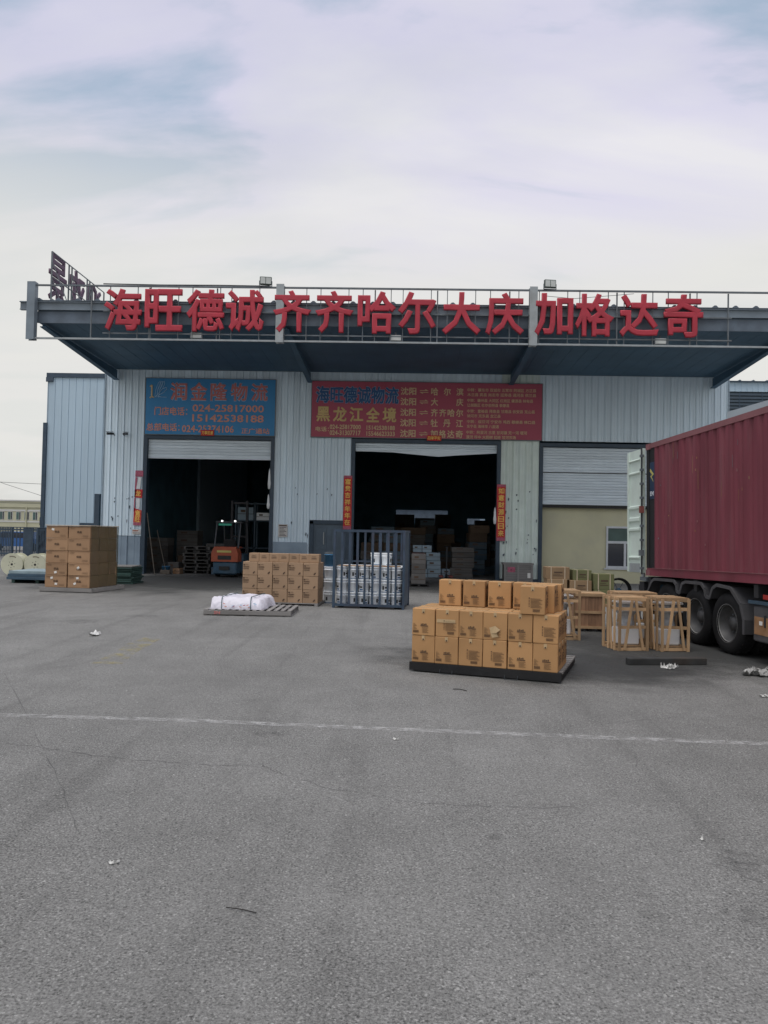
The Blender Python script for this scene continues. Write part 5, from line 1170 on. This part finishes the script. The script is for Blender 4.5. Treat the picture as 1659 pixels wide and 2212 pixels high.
for k, (x, y, n_, w) in enumerate(((-1.9, 33.5, 4, .9), (-.95, 33.8, 5, .9), (-1.6, 36.5, 6, 1.1), (3.0, 37.0, 5, 1.1), (-.2, 38.5, 6, 1.2), (4.2, 38.0, 4, 1.2))):
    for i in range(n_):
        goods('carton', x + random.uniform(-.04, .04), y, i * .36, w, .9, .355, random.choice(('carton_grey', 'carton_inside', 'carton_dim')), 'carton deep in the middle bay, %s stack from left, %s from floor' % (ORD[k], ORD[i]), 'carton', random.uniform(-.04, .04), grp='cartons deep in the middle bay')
for k, (x, z, w, h) in enumerate(((-.8, 0, 1.5, 3.3), (.75, 0, 1.5, 3.05), (2.3, 0, 1.2, 3.35), (5.4, 0, 1.0, 2.95))):
    goods('tall_stack', x, 59.5, z, w, 1.0, h, 'carton_grey', 'tall dark stack against the back wall below the high opening, %s from left' % ORD[k], 'stack', grp='stacks at the back wall')
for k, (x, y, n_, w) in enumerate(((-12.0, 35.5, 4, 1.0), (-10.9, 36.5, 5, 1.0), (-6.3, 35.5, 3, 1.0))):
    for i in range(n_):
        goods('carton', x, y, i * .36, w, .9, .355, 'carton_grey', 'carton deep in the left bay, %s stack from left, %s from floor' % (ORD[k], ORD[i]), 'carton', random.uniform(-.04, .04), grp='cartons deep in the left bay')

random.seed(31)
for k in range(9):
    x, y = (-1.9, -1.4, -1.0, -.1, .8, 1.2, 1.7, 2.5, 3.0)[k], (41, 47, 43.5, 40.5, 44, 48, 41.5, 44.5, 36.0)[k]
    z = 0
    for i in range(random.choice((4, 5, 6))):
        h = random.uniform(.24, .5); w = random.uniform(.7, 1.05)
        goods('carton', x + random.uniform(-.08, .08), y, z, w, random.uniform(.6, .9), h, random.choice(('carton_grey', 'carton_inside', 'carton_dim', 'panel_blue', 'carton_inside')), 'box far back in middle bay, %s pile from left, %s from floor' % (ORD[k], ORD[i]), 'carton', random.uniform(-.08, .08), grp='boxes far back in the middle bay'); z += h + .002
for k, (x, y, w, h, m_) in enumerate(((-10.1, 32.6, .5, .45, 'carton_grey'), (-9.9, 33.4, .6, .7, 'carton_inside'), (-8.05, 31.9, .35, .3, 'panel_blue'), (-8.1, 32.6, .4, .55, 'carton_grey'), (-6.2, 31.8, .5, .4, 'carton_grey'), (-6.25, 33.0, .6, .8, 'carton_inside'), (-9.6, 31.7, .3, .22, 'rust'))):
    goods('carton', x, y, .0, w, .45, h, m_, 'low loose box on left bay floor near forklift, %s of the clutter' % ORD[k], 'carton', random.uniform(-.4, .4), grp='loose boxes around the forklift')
# ================================================================== BACKGROUND
# pale blue wing behind the left end
wg = thing('side_building', 'plain pale blue metal side building behind the left corner of warehouse', 'building', (-21.35, 45, 0))
panels(wg, 0, 9.2, 0, 10.72, 'clad_wing', .42, 0, .012)
BX(-.12, 9.2, -.08, .2, 10.72, 10.98).build('eave_trim', 'trim', wg); BX(-.14, .28, -.1, -.02, 10.45, 10.72).build('gutter_end', 'trim', wg)
MB().box(-.22, -.005, -.12, .1, 0, 8.0).build('downpipe', 'trim', wg); BX(-.06, -.004, -.02, .1, 8.0, 10.45).build('corner_trim', 'trim_light', wg)
BX(0.01, 9.1, .06, 14, 0, 10.6).build('body', 'clad_wing', wg); BX(-.1, 9.2, .2, 14.2, 10.6, 10.7).build('roof', 'trim', wg)
BX(2.2, 3.5, -.25, -.02, 1.85, 2.1).build('door_hood', 'trim', wg); BX(2.35, 3.35, -.04, -.021, 0, 1.84).build('door', 'trim', wg)
t = thing('steel_post', 'dark steel post standing left of the warehouse corner', 'post', (-14.57, 36, 0)); BX(-.12, .12, -.1, .1, 0, 3.42).build('shaft', 'trim', t); BX(-.2, .2, -.2, .2, 0, .03).build('base_plate', 'trim', t); BX(-.13, .13, -.11, .11, 3.421, 3.44).build('cap', 'trim', t)
# fence
fn = thing('slat_fence', 'dark blue grey slatted fence with solid gate panels at left edge', 'fence', (-30.0, 44, 0))
sm_ = BX(-.025, .025, -.02, .02, .06, 1.74).mesh('slat', 'fence')
x = 0.0
while x < 9.2:
    X = -30 + x
    if not (-22.12 < X < -21.55): inst(sm_, 'slat', fn, (x, 0, 0))
    x += .095 if not (-22.7 < X < -22.1) else .20
BX(-.1, 9.2, -.03, -.0205, 1.60, 1.68).build('rail', 'fence', fn); BX(-.1, 9.2, -.03, -.0205, .2, .28).build('rail', 'fence', fn); BX(-.1, 9.3, -.04, .04, 1.742, 1.79).build('top_rail', 'trim', fn)
BX(7.9, 8.4, -.02, .02, .06, 1.74).build('solid_panel', 'fence', fn); BX(8.78, 9.25, -.02, .02, .06, 1.741).build('solid_panel', 'fence', fn)
for x in (0, 3.5, 7.2, 8.42, 8.72): BX(x, x + .08, -.05, .05, 0, 1.741).build('post', 'trim', fn)
# vehicles behind the fence
t = thing('truck', 'red truck cab showing through the fence gap beside the side building', 'truck', (-25.6, 56, 0))
MB().prism([(-1.1, .6), (1.1, .6), (1.1, 1.75), (-1.1, 1.75)], 0, 1.9, 'Y').build('cab', 'truck_red', t); MB().cbox(-1.08, 1.08, .1, 1.85, 1.755, 2.75, .12).build('upper_cab', 'white_glaze', t)
BX(-.95, .95, .05, .095, 1.85, 2.6).build('windscreen', 'far_glass', t); BX(-1.15, 1.15, -.12, -.002, .35, .75).build('bumper', 'steel_pale', t)
for z in (.85, 1.05, 1.25): BX(-.8, .8, -.03, -.001, z, z + .1).build('grille_bar', 'steel_dark', t)
for x in (-.9, .9): MB().cyl((x, -.03, .95), (x, -.001, .95), .13, n=12).build('headlight', 'lens', t)
for x in (-1.32, 1.2): MB().cbox(x, x + .14, -.1, .05, 1.9, 2.5, .02).build('mirror', 'steel_dark', t)
for x in (-.95, .7): MB().lathe([(.001, 0), (.3, 0), (.48, .03), (.48, .25), (.001, .28)], 20, 'X', (x, .8, .48)).build('wheel', 'rubber', t)
BX(-1.2, 1.2, 2.3, 9, 1.2, 3.0).build('cargo_box', 'far_pale', t); BX(-.9, .9, 1.9, 9, .7, 1.19).build('chassis', 'chassis', t)
t = thing('car', 'blue car half seen through the left fence slats', 'car', (-28.2, 55, 0))
MB().prism([(-2.1, .35), (2.1, .35), (2.15, .8), (1.3, .95), (.7, 1.4), (-1.0, 1.42), (-1.7, .95), (-2.15, .85)], 0, 1.7, 'Y').build('body', 'car_blue', t)
MB().prism([(1.15, .97), (.65, 1.34), (-.95, 1.36), (-1.5, .97)], -.012, -.002, 'Y').build('side_window', 'glass_dark', t)
for x in (-1.3, 1.3): MB().lathe([(.001, 0), (.2, 0), (.31, .02), (.31, .2), (.001, .22)], 18, 'Y', (x, -.03, .31)).build('wheel', 'rubber', t)
# far beige building
fb = thing('office_block', 'long beige two-storey block with white window surrounds beyond the fence', 'building', (-100, 150, 0))
BX(0, 31, 0, 12, 0, 5.4).build('wall', 'far_beige', fb); BX(0, 31.2, -.2, 12.2, 5.4, 6.6).build('parapet', 'far_beige', fb); BX(0, 31.3, -.35, .0, 6.6, 6.85).build('cornice', 'far_pale', fb)
BX(0, 31, -.08, -.01, 4.62, 4.95).build('band', 'far_pale', fb); BX(0, 31, -.08, -.01, 2.45, 2.75).build('band', 'far_pale', fb)
for i in range(18):
    X = 1.5 + i * 1.66
    w = BX(X, X + 1.0, -.06, -.02, 2.9, 4.55).build('window', 'far_pale', fb); BX(X + .08, X + .6, -.075, -.061, 2.98, 4.47).build('pane', 'far_glass', w); BX(X + .66, X + .92, -.075, -.061, 2.98, 4.47).build('pane', 'steel_dark', w)
MB().bar((25.2, -.2, 0), (25.2, -.2, 5.6), .2, .2).build('drain_pipe', 'far_beige', fb)
BX(27.6, 31, 2, 6, 6.9, 9.2).build('roof_house', 'pale_box', fb)
# utility pole and wires
t = thing('overhead_wires', 'thin overhead wires crossing the sky at far left', 'wires', (0, 0, 0))
for (a, b) in (((-60, 80, 7.2), (-26, 80, 5.9)), ((-60, 80, 4.6), (-26, 80, 4.15)), ((-48, 80, 8.2), (-36.6, 80, 4.5))): MB().tube([a, tuple((p + q) / 2 - (.15 if i == 2 else 0) for i, (p, q) in enumerate(zip(a, b))), b], .02, 4).build('wire', 'steel_dark', t)
# building behind right end
rb_ = thing('louvred_building', 'pale building with dark horizontal louvres behind the right end of warehouse', 'building', (18.0, 45, 0))
panels(rb_, 0, 9, 10.45, 11.0, 'clad_wing', .33, -.05, .03); BX(0, 9, 0.06, 12, 0, 10.95).build('body', 'louvre', rb_)
for i in range(15): BX(0, 9, -.03, .055, 7.5 + i * .195, 7.62 + i * .195).build('louvre_blade', 'louvre', rb_)
for x in (1.2, 2.5, 3.8, 5.1): BX(x, x + .06, -.045, -.031, 7.4, 10.4).build('mullion', 'trim', rb_)
BX(0, 9, -.2, 12, 11.0, 11.05).build('roof', 'trim', rb_)
for i in range(10): MB().prism([(.4 + i * .78 - .1, 11.051), (.4 + i * .78, 11.12), (.4 + i * .78 + .1, 11.051)], -.2, 3, 'Y').build('roof_ridge', 'trim', rb_)
# yard seen through the rear opening of the warehouse
t = thing('rear_building', 'pale building glimpsed through the high opening in the back of the middle bay', 'building', (-6, 75, 0))
BX(0, 24, 0, 6, 0, 4.6).build('wall', 'fascia', t); BX(11.4, 15, -.3, -.02, 0, 4.4).build('annex', 'fascia', t); BX(13.2, 17, -.5, -.31, 3.0, 3.35).build('shelf_beam', 'clad_low', t); BX(16.5, 18.5, -.3, -.02, 0, 4.2).build('annex', 'pale_box', t); BX(4, 10.5, -.05, -.01, 2.2, 3.3).build('band', 'panel_blue', t); BX(0, 24, -.4, 6, 4.6, 4.8).build('roof', 'fascia', t)
